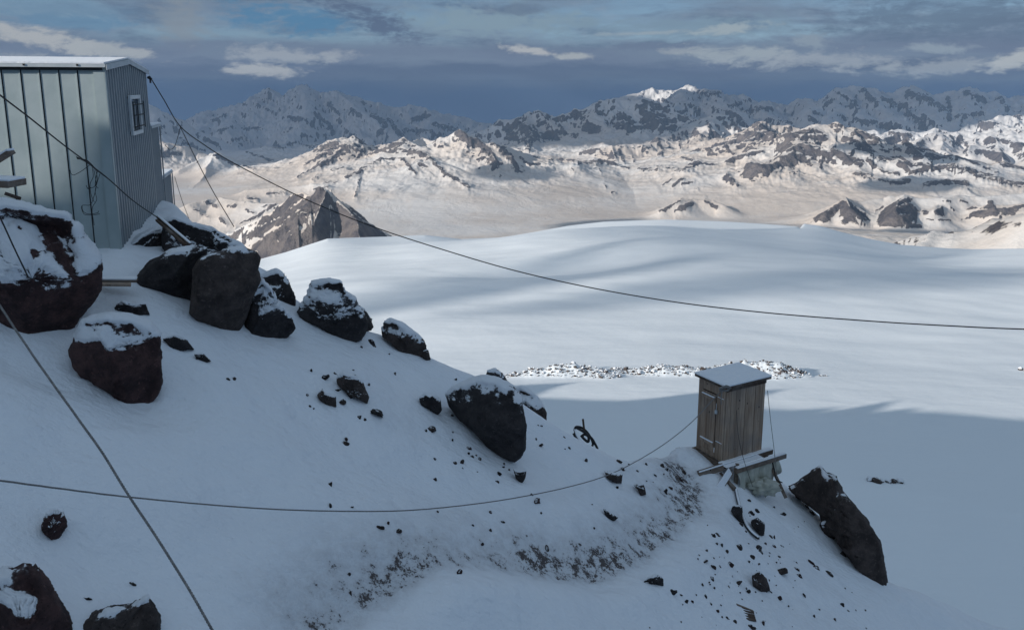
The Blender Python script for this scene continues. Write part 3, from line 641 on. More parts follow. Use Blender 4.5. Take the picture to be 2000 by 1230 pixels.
# rock outcrops traced on the slopes: (crop, width, points); crops are enlargements of the photograph
CR = {1: (280, 120, .36), 2: (900, 120, .309), 3: (1400, 120, .3252)}
OUT = '''1 25 970,480 1050,450 1010,500 960,530|1 12 1100,440 1180,470|1 14 880,560 960,540|1 18 960,580 1020,550|1 12 840,630 900,600 980,570|1 18 390,520 450,545 510,580|1 12 540,570 600,590|1 16 1020,600 1100,590|1 14 920,650 950,630
1 20 1100,640 1160,620 1200,580 1290,545|1 14 1290,545 1400,530 1440,570 1470,610|1 14 1170,650 1150,740|1 12 980,670 1050,660|1 14 930,700 1000,690|1 20 1450,490 1520,510 1580,560 1640,620 1700,650 1760,690|1 12 1490,555 1520,570|1 28 1710,400 1760,440 1830,480 1880,530 1910,580|1 24 1890,480 1950,490 2000,540
1 14 670,725 770,720|1 16 560,750 620,760|1 10 560,810 600,830|1 11 340,770 400,790|1 17 420,860 450,890|1 11 310,840 350,850|1 12 270,810 300,820|1 10 460,790 500,785|1 14 500,900 620,850 700,790 830,730|1 34 600,950 760,880 900,790|1 60 830,950 960,760|1 36 960,740 1100,840 1200,930|1 18 1060,900 1230,940|1 60 780,1010 660,1030|1 50 720,990 850,900
1 18 790,310 880,320|1 14 930,290 1010,350 1030,390|1 12 540,370 640,370|1 14 640,470 760,480|1 10 720,440 760,500|1 18 1010,240 1060,290|1 14 1130,260 1180,300|1 24 1240,300 1320,350 1280,400|1 28 1330,330 1400,420|1 20 870,470 940,470|1 12 1100,380 1150,410|1 14 420,380 480,360|1 8 380,330 450,290|1 16 560,500 700,550|1 16 1460,320 1560,300|1 22 1580,350 1700,380|1 12 682,160 690,200|1 10 620,240 720,290|1 20 1420,380 1560,390|1 12 480,430 560,420|1 10 860,400 920,420|1 12 150,330 200,400|1 14 200,430 330,500|1 12 330,420 420,470
2 22 560,630 650,620 720,650|2 24 740,660 880,640 980,650|2 12 980,670 1060,680|2 20 1130,690 1240,705|2 26 1250,690 1400,700 1500,660|2 12 1500,660 1620,660|2 16 1680,650 1800,610 1900,590|2 26 0,480 60,540|2 20 100,520 180,590 230,660|2 26 210,560 290,620 350,680|2 16 370,620 430,660 500,660|2 6 850,650 890,710|2 10 700,690 720,710|2 22 1340,800 1400,760|2 16 1400,790 1470,770|2 10 1270,790 1330,760|2 18 1680,730 1750,800|2 34 1820,690 1940,720|2 10 950,832 975,832|2 10 905,785 920,800|2 9 1470,815 1495,812
2 14 1260,950 1340,920 1400,880|2 26 1380,940 1460,910|2 18 1540,890 1620,930|2 10 1350,960 1420,950|2 34 350,400 430,440 440,520 420,590|2 12 280,490 330,460|2 8 330,540 380,570|2 14 500,330 540,370|2 12 480,460 600,460|2 16 590,370 680,360|2 16 620,410 660,460|2 20 820,410 880,430|2 16 850,330 880,270|2 44 1000,350 1060,380 1060,430|2 14 1150,250 1190,270|2 26 1150,330 1220,360|2 26 1090,440 1180,430 1260,390 1350,380|2 20 1340,330 1420,330|2 18 1470,310 1510,340|2 18 1560,390 1580,460|2 14 1480,430 1520,480|2 12 1420,460 1440,510|2 12 1370,490 1390,550|2 12 1300,520 1330,570|2 20 1240,500 1270,560 1260,600|2 20 1000,570 1030,650|2 10 1080,600 1100,640|2 12 1150,560 1200,600|2 6 750,590 830,560 930,545|2 6 970,545 1150,550|2 30 1640,330 1750,370 1800,430|2 16 1700,380 1760,440|2 40 1850,400 1940,470|2 20 1660,540 1720,600|2 24 1740,480 1810,510|2 14 1540,550 1620,600|2 20 1400,620 1460,640
2 16 1280,250 1350,290|2 14 1380,280 1480,300|2 20 1500,200 1620,210|2 20 1680,300 1800,260|2 18 1800,330 1940,310
3 44 440,480 560,440 640,470|3 40 420,560 520,540 600,560|3 24 380,610 450,600|3 26 560,640 500,600|3 20 620,620 620,650|3 50 700,560 760,600 860,640|3 24 760,480 860,520 920,580|3 34 190,660 300,660 420,640|3 18 440,690 480,680|3 26 830,700 960,720 1080,750 1150,740|3 24 900,620 1000,680 1080,700|3 16 60,620 180,580 270,560|3 18 60,700 100,750|3 18 330,480 430,470|3 34 200,460 330,480|3 26 0,520 100,500
3 32 980,600 1100,610 1160,660 1300,670 1420,650 1480,690|3 28 1090,640 1160,700 1260,690|3 28 1250,760 1380,740 1500,760|3 40 1500,690 1700,740 1840,770|3 40 830,450 960,490|3 30 1050,450 1160,460|3 40 1140,500 1160,560 1220,620|3 30 1260,600 1400,600|3 36 1560,560 1700,580|3 24 1440,600 1560,640|3 26 1640,480 1840,520|3 26 1180,560 1300,560|3 40 1700,640 1840,680|3 20 1600,660 1680,700|3 14 1440,480 1500,500
3 22 730,200 790,240 850,300|3 16 640,280 700,240|3 16 560,300 620,330|3 26 880,180 960,260|3 22 990,230 1100,270 1150,280|3 40 1150,200 1250,230 1350,300|3 22 840,360 960,380 1100,400|3 26 1150,320 1250,400|3 26 1390,230 1400,300 1380,400|3 36 1500,200 1600,240|3 24 1450,340 1600,320|3 30 1700,230 1740,300|3 24 1580,380 1740,400|3 20 1780,350 1840,330|3 30 80,330 160,400|3 10 200,280 330,290|3 12 310,350 450,380|3 26 550,350 600,380|3 20 1240,340 1300,380
3 22 640,940 700,900 760,850|3 20 790,900 830,920 860,945|3 12 950,910 1000,880|3 12 1060,880 1130,840|3 30 1010,960 1080,910 1140,890|3 26 1060,960 1160,950|3 9 1130,850 1180,900|3 18 1310,910 1350,890|3 12 1400,880 1420,900|3 12 1240,905 1270,915|3 8 1340,850 1400,840|3 8 1460,840 1500,850|3 26 1540,930 1660,920 1640,860|3 24 1660,920 1840,880|3 6 1230,955 1400,955|3 6 1470,955 1520,950'''
SL = Z/RR; TA = AZ[0]
def proj(X_, Y_, Z_):
    D_ = Y_*cp-Z_*sp; return CX+FPX*X_/D_, CY-FPX*(Y_*sp+Z_*cp)/D_
PXm, PYm = proj(X, Y, Z)
vis = SL >= np.maximum.accumulate(SL, axis=0)-1e-4
for rec in OUT.replace(chr(10), '|').split('|'):
    pr_ = rec.split(); ox, oy, sc_ = CR[int(pr_[0])]; w2_ = float(pr_[1])*sc_*.5
    pp_ = np.array([[float(v) for v in q.split(',')] for q in pr_[2:]])*sc_+[ox, oy]
    m_ = pp_.mean(0); i0 = np.searchsorted(TA, azd(pp_[:, 0].min()-25, m_[1])[0]); i1 = np.searchsorted(TA, azd(pp_[:, 0].max()+25, m_[1])[0])
    im = np.searchsorted(TA, azd(m_[0], m_[1])[0]); rs_s = azd(m_[0], m_[1])[1]; colS = SL[40:, im]; kk_ = np.argmax(colS >= rs_s)
    if colS[kk_] < rs_s: kk_ = np.argmax(colS)
    R0 = rs2[kk_+40]; j0, j1 = np.searchsorted(rs2, R0*.86), np.searchsorted(rs2, R0*1.14)
    if i1 <= i0 or j1 <= j0: continue
    S = (slice(j0, j1), slice(i0, i1)); qd, _, _ = polydist(PXm[S]+2.5*perlin2(PXm[S]/7, PYm[S]/7, 3), PYm[S]+2.*perlin2(PXm[S]/6, PYm[S]/6, 9), pp_)
    f_ = sstep(w2_*1.35+1.2, w2_*.55, qd)*(0.35+.65*vis[S]); hgt = w2_*2*R0/FPX
    rock[S] = np.maximum(rock[S], -.1+.62*f_); Z[S] = Z[S]+.28*hgt*sstep(w2_*1.6+2, 0, qd)+.40*np.minimum(hgt, 60)*np.exp(-(qd/(w2_*3+3))**2)
# valley is kept below the glacier rim in front
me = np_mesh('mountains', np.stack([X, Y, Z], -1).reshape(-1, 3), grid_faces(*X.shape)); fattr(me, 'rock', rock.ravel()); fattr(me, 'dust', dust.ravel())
tag(link('mountains', me, M['mountain']), kind='structure')

# ------------------------------------------------------------ unseen ridge added behind left of the camera, top shaped to block the sun
def uv_of(p): # cross coordinate and shadow height
    tt = p[0]*SUN_H[0]+p[1]*SUN_H[1]; return -p[0]*SUN_H[1]+p[1]*SUN_H[0], p[2]+tt*TANE
def gl_uv(px, py): return uv_of(np.append(gxy2(px, py)[:2], gxy2(px, py)[2]))
def gxy2(px, py):
    r = ray(px, py); h = math.hypot(r[0], r[1]); a = math.atan2(r[0], r[1]); i = np.argmin(abs(azs-a)); col = GL[2][:, i]
    ds = r[2]/h*rs-col; k = np.argmax(ds < 0); return np.array([rs[k]*r[0]/h, rs[k]*r[1]/h, col[k]])
prof = [(-90, 6.0), (-30, 5.0), (0, 3.5), (10, 2.6), (13.5, 1.4), (14.9, 0.6)]
HN = at(235, 497, 14.0)
uH = uv_of(HN)[0]
vH = lambda z: z+(HN[0]*SUN_H[0]+HN[1]*SUN_H[1])*TANE
prof += [(uH-0.15, vH(-0.6)), (uH+0.08, vH(-0.62)), (uH+0.12, vH(-0.95)), (uH+0.16, vH(-1.3)), (uH+0.26, vH(-2.1)), (uH+0.5, vH(-2.35)), (uH+0.9, vH(-2.75)), (uH+1.3, vH(-3.0)), (uH+4, -3.6), (uH+9, -5.0)]
bd_ = [(2000, 868), (1940, 835), (1900, 815), (1840, 806), (1800, 796), (1782, 806), (1762, 778), (1740, 790), (1705, 806), (1660, 796), (1600, 808), (1556, 802), (1540, 760), (1515, 768), (1500, 800), (1440, 790), (1360, 768), (1290, 778), (1220, 783), (1160, 783), (1135, 748), (1100, 752), (1060, 768), (1045, 778)]
pr2 = sorted([gl_uv(*p) for p in bd_])
prof += [q for q in pr2 if q[0] > uH+10]
last = prof[-1]; prof += [(last[0]+4, last[1]-3), (last[0]+12, -26), (last[0]+60, -45)]
prof = sorted(prof); pu = np.array([q[0] for q in prof]); pv = np.array([q[1] for q in prof])
ts_ = np.concatenate([np.arange(-44, -30, 1.0), np.arange(-30, -26, 0.25), np.arange(-26, -17.9, 1.0)]); us_ = np.concatenate([np.arange(-70, 12, 0.8), np.arange(12, 20, 0.06), np.arange(20, 150, 0.5)])
T_, U_ = np.meshgrid(ts_, us_, indexing='ij')
top = np.interp(U_, pu, pv)+28*TANE
Zr = top-0.9*np.maximum(np.abs(T_+28)-0.2, 0)
Zr = np.maximum(Zr, -46.0)-0.25*np.abs(fbm2(T_*0.8, U_*0.8, 3, 77))*(np.abs(T_+28) > .3)
Xr = T_*SUN_H[0]-U_*SUN_H[1]; Yr = T_*SUN_H[1]+U_*SUN_H[0]
me = np_mesh('shade_blocker_mesh', np.stack([Xr, Yr, Zr], -1).reshape(-1, 3), grid_faces(*Xr.shape)[:, ::-1]); fattr(me, 'snow', np.full(Xr.size, 0.35))
tag(link('shade_blocker', me, M['rock_brown']), kind='structure')  # added blocker: its skyline draws the shadow edge on hut and glacier

# ------------------------------------------------------------ unseen cloud sheets added up-sun, shaped to shade ranges, valley and glacier
def m_cloud():
    m, t, b = material('cloud'); co = t.objco()
    setp(t, b, t.mix(t.noise(co, 0.0012, 6), (0.70, 0.72, 0.75), (0.86, 0.87, 0.88)), 1.0, spec=0.0); return m
M['cloud'] = m_cloud(); M['cloud'].node_tree.nodes['Principled BSDF'].inputs['Alpha'].default_value = 0.76
def shade_cloud_deck(name, H, targets, cell, feather=0.35, seed=5, mat='cloud'):
    """targets: (x, y, z, rx, ry, rot) ellipses on the ground to shade; the cloud hangs up-sun of them"""
    off = lambda z: (H-z)/TANE
    cs = [(x-SUN_H[0]*off(z), y-SUN_H[1]*off(z), rx, ry, r_) for x, y, z, rx, ry, r_ in targets]
    x0 = min(c_[0]-max(c_[2:4])*1.4 for c_ in cs); x1 = max(c_[0]+max(c_[2:4])*1.4 for c_ in cs)
    y0 = min(c_[1]-max(c_[2:4])*1.4 for c_ in cs); y1 = max(c_[1]+max(c_[2:4])*1.4 for c_ in cs)
    gx = np.arange(x0, x1, cell); gy = np.arange(y0, y1, cell); Xc, Yc = np.meshgrid(gx, gy)
    f = np.full(Xc.shape, -9.)
    for cx_, cy_, rx, ry, r_ in cs:
        c_, s_ = math.cos(R(r_)), math.sin(R(r_)); dx, dy = Xc-cx_, Yc-cy_
        f = np.maximum(f, 1-np.hypot((dx*c_+dy*s_)/rx, (-dx*s_+dy*c_)/ry))
    L = cell*14; f = f+feather*fbm2(Xc/L, Yc/L, 5, seed)*1.4
    th = np.sqrt(np.clip(f, 0, .5))*cell*4*(1+0.5*fbm2(Xc/L*2, Yc/L*2, 4, seed+9))
    keep = f > 0.0
    V1 = np.stack([Xc, Yc, H+th*1.5+1], -1).reshape(-1, 3); V2 = np.stack([Xc, Yc, H-th*0.4-1], -1).reshape(-1, 3)
    F = grid_faces(*Xc.shape); kk = keep.ravel(); F = F[kk[F].all(1)]
    n = len(V1); e = np.concatenate([F[:, [0, 1]], F[:, [1, 2]], F[:, [2, 3]], F[:, [3, 0]]])
    key = np.sort(e, 1); key = key[:, 0]*n+key[:, 1]; uq, inv, cnt = np.unique(key, return_inverse=True, return_counts=True)
    be = e[cnt[inv] == 1]
    side = np.stack([be[:, 1], be[:, 0], be[:, 0]+n, be[:, 1]+n], -1)
    Fall = np.concatenate([F, F[:, ::-1]+n, side]); V = np.concatenate([V1, V2])
    used = np.unique(Fall); mp_ = np.zeros(len(V), int); mp_[used] = np.arange(len(used))
    me = np_mesh(name, V[used], mp_[Fall])
    return tag(link(name, me, M[mat]), kind='structure')
def gp(px, py, km): return tuple(at(px, py, km*1000.))
def tg(px, py, km, rx, ry, rot=0): q = gp(px, py, km); return (q[0], q[1], q[2], rx, ry, rot)
shade_cloud_deck('shade_clouds', 4600, [(0., 33500., -1200., 42000., 12500., 0.), (-20000., 22000., -1200., 14000., 9000., 0.), (22000., 22000., -1200., 9000., 9000., 0.), tg(560, 230, 19.5, 9000, 4600), tg(900, 240, 20, 5000, 3600), tg(560, 290, 13.0, 5200, 3600), tg(1120, 260, 11.4, 1900, 2100), tg(1300, 235, 11.6, 1900, 1500), tg(1520, 222, 15.5, 3000, 3000), tg(1760, 210, 16.5, 4600, 3300), tg(2050, 210, 16.5, 4000, 3300)], 180, .22)  # out of view; wide ellipses added to keep sun off the far haze
mt_, tt_, bt_ = material('thin_shade_cloud'); setp(tt_, bt_, (0.8, 0.82, 0.84), 1.0, spec=0.0); bt_.inputs['Alpha'].default_value = 0.27
M['thin'] = mt_
def gt(px, py, rx, ry, rot=0): q = gxy2(px, py); return (q[0], q[1], q[2], rx, ry, rot)
shade_cloud_deck('shade_clouds', 320, [gt(1480, 462, 62, 62), gt(1330, 480, 40, 30, 30), gt(960, 548, 66, 10, 50), gt(1150, 505, 36, 12, 40), gt(1650, 520, 45, 14, 0), gt(1250, 585, 30, 5, 20), gt(1500, 560, 50, 7, 10)], 4, .30, 25, 'thin')  # added thin sheet, mostly transparent, for soft shade bands on the glacier
shade_cloud_deck('shade_clouds', 1500, [tg(1032, 362, 6.3, 150, 230), tg(1085, 424, 4.6, 190, 170), tg(1810, 468, 3.9, 420, 170), tg(1880, 352, 6.9, 420, 260), tg(1780, 372, 5.6, 330, 200)], 30, .30, 15)

# ------------------------------------------------------------ HUT
hut = empty('metal_hut', tuple(HN))
tag(hut, 'large pale green and grey corrugated metal hut with a small barred window', 'hut')
HF = atz(306, 427, HN[2]); bdir = HF-HN; HB = np.hypot(bdir[0], bdir[1]); bdir = np.array([bdir[0]/HB, bdir[1]/HB, 0])
adir = np.array([-bdir[1], bdir[0], 0])
if adir[0] > 0: adir = -adir
UP = np.array([0, 0, 1.]); HH = at(205, 131, 14.0)[2]-HN[2]; WA = 6.0
lean = UP*HH
def hp(a, b, z, o=0.): return HN+adir*a+bdir*b+UP*z-adir*0+np.array([0, 0, 0.])
print('HUT', HN, HF, 'depth', HB, 'H', HH, 'adir', adir)
# green long wall with standing seams
mb = MB(); mb.box(HN-UP*0.3+bdir*0.0, adir*WA, bdir*0.06, UP*(HH+0.3)); seam = MB()
sp_ = 0.285
for k in range(1, 22):
    a = 0.22+k*sp_-0.1
    if a > WA: break
    mb.box(HN+adir*a-bdir*0.012-UP*0.3, adir*0.020, bdir*0.02, UP*(HH+0.26))
    seam.box(HN+adir*(a-0.020)-bdir*0.004-UP*0.3, adir*0.018, bdir*0.01, UP*(HH+0.26))
mb.build('long_wall', M['wall_green'], hut); seam.build('seam_gap', M['dark'], hut)
# corner trim
mb = MB(); mb.box(HN-adir*0.02-bdir*0.03-UP*0.3, adir*0.17, bdir*0.02, UP*(HH+0.3)); mb.box(HN-adir*0.032-bdir*0.03-UP*0.3, adir*0.010, bdir*0.16, UP*(HH+0.3))
mb.build('corner_trim', M['wall_green'], hut)
# corrugated gable wall
def corrugated(name, o, length, h0, hmid, depth, nrib, mat, parent, cut=None):
    """sheet along bdir starting at o; normal = -adir"""
    V = []; F = []; per = length/nrib; pos = []
    for k in range(nrib):
        for q, dd in ((0, 0), (.30, 0), (.42, 1), (.80, 1), (.92, 0)): pos.append(((k+q)*per, dd))
    pos.append((length, 0))
    def toph(s_): return h0+(hmid-h0)*(1-abs(s_/length*2-1))
    zl = [-0.3]+([cut[2], cut[3]] if cut else [])
    cols = []
    for s_, dd in pos:
        base = o+bdir*s_-adir*(dd*depth)
        cols.append([base+UP*z for z in zl]+[base+UP*toph(s_)])
    nz_ = len(zl)+1
    for c_ in cols: V += c_
    for i in range(len(cols)-1):
        for j in range(nz_-1):
            mid = (pos[i][0]+pos[i+1][0])/2
            if cut and j == 1 and cut[0] < mid < cut[1]: continue
            F.append((i*nz_+j, i*nz_+j+1, (i+1)*nz_+j+1, (i+1)*nz_+j))
    m_ = MB(); m_.add(V, F); ob = m_.build(name, mat, parent); md_ = ob.modifiers.new('solid', 'SOLIDIFY'); md_.thickness = 0.012; md_.offset = 0
    return ob
wb0, wb1 = at(244, 185, 15.6), at(268, 262, 15.6)
# window placement along the wall from its pixels
def wallhit(px, py):
    r = ray(px, py); n = -adir; tt = (HN@n)/(r@n); p = r*tt; return (p-HN)@bdir, (p-HN)[2]
w1, z1 = wallhit(246, 190); w2, z2 = wallhit(268, 259)
w1b, z1b = wallhit(265, 186); w2b, z2b = wallhit(249, 263)
wa, wb = (w1+w2b)/2, (w2+w1b)/2; za, zb = (z2+z2b)/2, (z1+z1b)/2
print('window', wa, wb, za, zb)
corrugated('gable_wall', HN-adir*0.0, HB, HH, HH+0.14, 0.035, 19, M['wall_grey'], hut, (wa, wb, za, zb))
win = MB(); o0 = HN-adir*0.05
def wbox(m_, s0, s1, za_, zb_, d0=0.0, th=0.05): m_.box(o0+bdir*s0+UP*za_-adir*d0, bdir*(s1-s0), -adir*th, UP*(zb_-za_))
fw = 0.055
wbox(win, wa-.03, wa+fw, za-.02, zb+.02); wbox(win, wb-fw, wb+.03, za-.02, zb+.02); wbox(win, wa+fw, wb-fw, za-.02, za+fw, .002); wbox(win, wa+fw, wb-fw, zb-fw, zb+.02, .002)
wo = win.build('window', M['white'], hut, 0.006)
g = MB(); wbox(g, wa+fw-.01, wb-fw+.01, za+fw-.01, zb-fw+.01, -.03, .01); g.build('pane', M['glass'], wo)
g = MB(); mid = (wa+wb)/2; wbox(g, mid-.09, mid+.13, za+.12, za+.15, -.015, .02); wbox(g, mid-.09, mid+.13, zb-.18, zb-.15, -.015, .02); wbox(g, mid-.11, mid-.08, za+.12, zb-.15, -.015, .02); wbox(g, mid+.12, mid+.15, za+.12, zb-.15, -.015, .02)
g.build('sash', M['trim'], wo)
g = MB()
for q in (.2, .5, .78): z_ = za+(zb-za)*q; g.tube([o0+bdir*(wa-.06)+UP*z_-adir*.09, o0+bdir*(wb+.06)+UP*(z_)-adir*.09], 0.011, 6)
for q in (wa-.05, wb+.05): g.tube([o0+bdir*q+UP*(za+.1)-adir*.09, o0+bdir*q+UP*(zb-.1)-adir*.09], 0.009, 6)
g.build('window_bars', M['dark'], wo)
# other walls
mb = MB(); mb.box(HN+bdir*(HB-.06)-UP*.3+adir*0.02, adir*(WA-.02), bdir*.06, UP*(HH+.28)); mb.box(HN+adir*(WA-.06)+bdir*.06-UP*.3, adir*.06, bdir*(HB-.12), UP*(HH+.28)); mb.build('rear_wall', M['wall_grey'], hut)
mb = MB(); mb.box(HN+adir*.05+bdir*.07-UP*.3, adir*.02, bdir*(HB-.14), UP*(HH+.25)); mb.build('inner_lining', M['dark'], hut)
# roof: two slopes, ridge along the long wall
ov, oe = 0.10, 0.06
def roofpts(dz): return [HN-adir*oe+bdir*(-ov)+UP*(HH-.01+dz), HN-adir*oe+bdir*(HB/2)+UP*(HH+.15+dz), HN-adir*oe+bdir*(HB+ov)+UP*(HH-.01+dz)]
def roof(dz0, dz1, name, mat, par, shrink=0.):
    lo, hi = roofpts(dz0), roofpts(dz1); L = adir*(WA+.2-2*shrink); s0 = adir*shrink
    V = [p+s0 for p in lo]+[p+s0 for p in hi]; V += [p+L for p in V]
    F = [(0, 1, 4, 3), (1, 2, 5, 4), (6, 9, 10, 7), (7, 10, 11, 8), (3, 4, 10, 9), (4, 5, 11, 10), (0, 6, 7, 1), (1, 7, 8, 2), (0, 3, 9, 6), (2, 8, 11, 5)]
    m_ = MB(); m_.add(V, F); return m_.build(name, mat, par)
rf = roof(0.0, 0.055, 'roof', M['trim'], hut)
rs_ = roof(0.058, 0.085, 'roof_snow', M['cap'], rf, 0.015)
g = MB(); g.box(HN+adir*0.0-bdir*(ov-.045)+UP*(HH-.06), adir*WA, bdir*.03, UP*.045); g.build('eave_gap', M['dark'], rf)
for a in (0.35, 1.15, 1.9, 2.6):
    g = MB(); g.box(HN+adir*a-bdir*(ov+.012)+UP*(HH+.01), adir*.03, bdir*.012, UP*.03); g.build('roof_bolt', M['dark'], rf)
g = MB(); base = HN+adir*2.25+bdir*.2+UP*(HH+.09); g.tube(spline([base, base+UP*.04+adir*.03, base+UP*.05-adir*.10, base-UP*.01-adir*.16], 5), .006, 5); g.build('roof_wire', M['cable'], rf)
# gable trim
g = MB()
for (s0, s1, h0, h1) in ((-ov, HB/2, HH-.01, HH+.15), (HB/2, HB+ov, HH+.15, HH-.01)):
    a0_ = HN-adir*(oe+.012)+bdir*s0+UP*(h0-.045); a1_ = HN-adir*(oe+.012)+bdir*s1+UP*(h1-.045)
    g.add([a0_, a1_, a1_+UP*.09, a0_+UP*.09, a0_-adir*.012, a1_-adir*.012, a1_+UP*.09-adir*.012, a0_+UP*.09-adir*.012], [(3, 2, 1, 0), (4, 5, 6, 7), (0, 1, 5, 4), (2, 3, 7, 6), (0, 4, 7, 3), (1, 2, 6, 5)])
g.build('gable_trim', M['trim'], rf)
# footing rail
g = MB(); g.box(HN-adir*.055-UP*.34, -adir*.03, bdir*HB, UP*.07); g.build('foot_rail', M['dark'], hut)
g = MB(); s_, z_ = wallhit(296, 143); q = HN+bdir*HB-adir*.06+UP*(HH-.16); g.tube([q+UP*.05, q-adir*.08], .03, 7); g.tube([q-adir*.05+UP*.06, q-adir*.05-UP*.08], .02, 6); g.build('cable_bracket', M['dark'], hut)
bake_parent(hut)
HOOK = q-adir*.06

# two lower annexes behind
def annex(name, label, px_l, px_r, ytop, ybot, Yd, L=2.0):
    if Yd is None: Yd = atz(px_r, ybot, HN[2])[1]; L = float(np.linalg.norm((at(px_r, ybot, Yd)-HF)[:2]))-.02
    T0 = at(px_r, ytop, Yd); B0_ = at(px_r, ybot, Yd); h = T0[2]-B0_[2]+.2; p1 = np.array([B0_[0], B0_[1], B0_[2]-.2])
    root = empty(name, tuple(p1)); tag(root, label, 'hut annex')
    g = MB(); per = .13; n = int(L/per); V = []; F = []
    pts = []
    for k in range(n):
        for q_, dd in ((0, 0), (.35, 0), (.5, 1), (.85, 1)): pts.append(((k+q_)*per, dd*.03))
    pts.append((L, 0))
    loop = [p1-bdir*s_-adir*dd for s_, dd in pts]
    loop += [p1-bdir*L+adir*2.0, p1+adir*2.0]
    nb = len(loop); V = loop+[q_+UP*h for q_ in loop]; F = [(i, i+nb, (i+1) % nb+nb, (i+1) % nb) for i in range(nb)]+[tuple(range(nb, 2*nb))]
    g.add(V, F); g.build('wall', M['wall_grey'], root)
    g = MB(); g.box(p1-bdir*(L+.05)-adir*.07+UP*(h+.003), bdir*(L+.10), adir*2.15, UP*.05); r_ = g.build('roof', M['trim'], root)
    g = MB(); g.box(p1-bdir*(L+.04)-adir*.06+UP*(h+.055), bdir*(L+.08), adir*2.12, UP*.04); g.build('roof_snow', M['cap'], r_, .01)
    g = MB(); g.box(p1-adir*.045-bdir*.05, -adir*.02, bdir*.08, UP*h); g.build('corner_trim', M['wall_grey'], root)
    bake_parent(root); return root
annex('hut_annex', 'taller grey corrugated annex directly behind the big metal hut', 298, 321, 247, 412, None)
annex('hut_annex', 'lowest grey metal annex farthest behind the hut, at its right edge', 324, 339, 337, 424, 22.0)

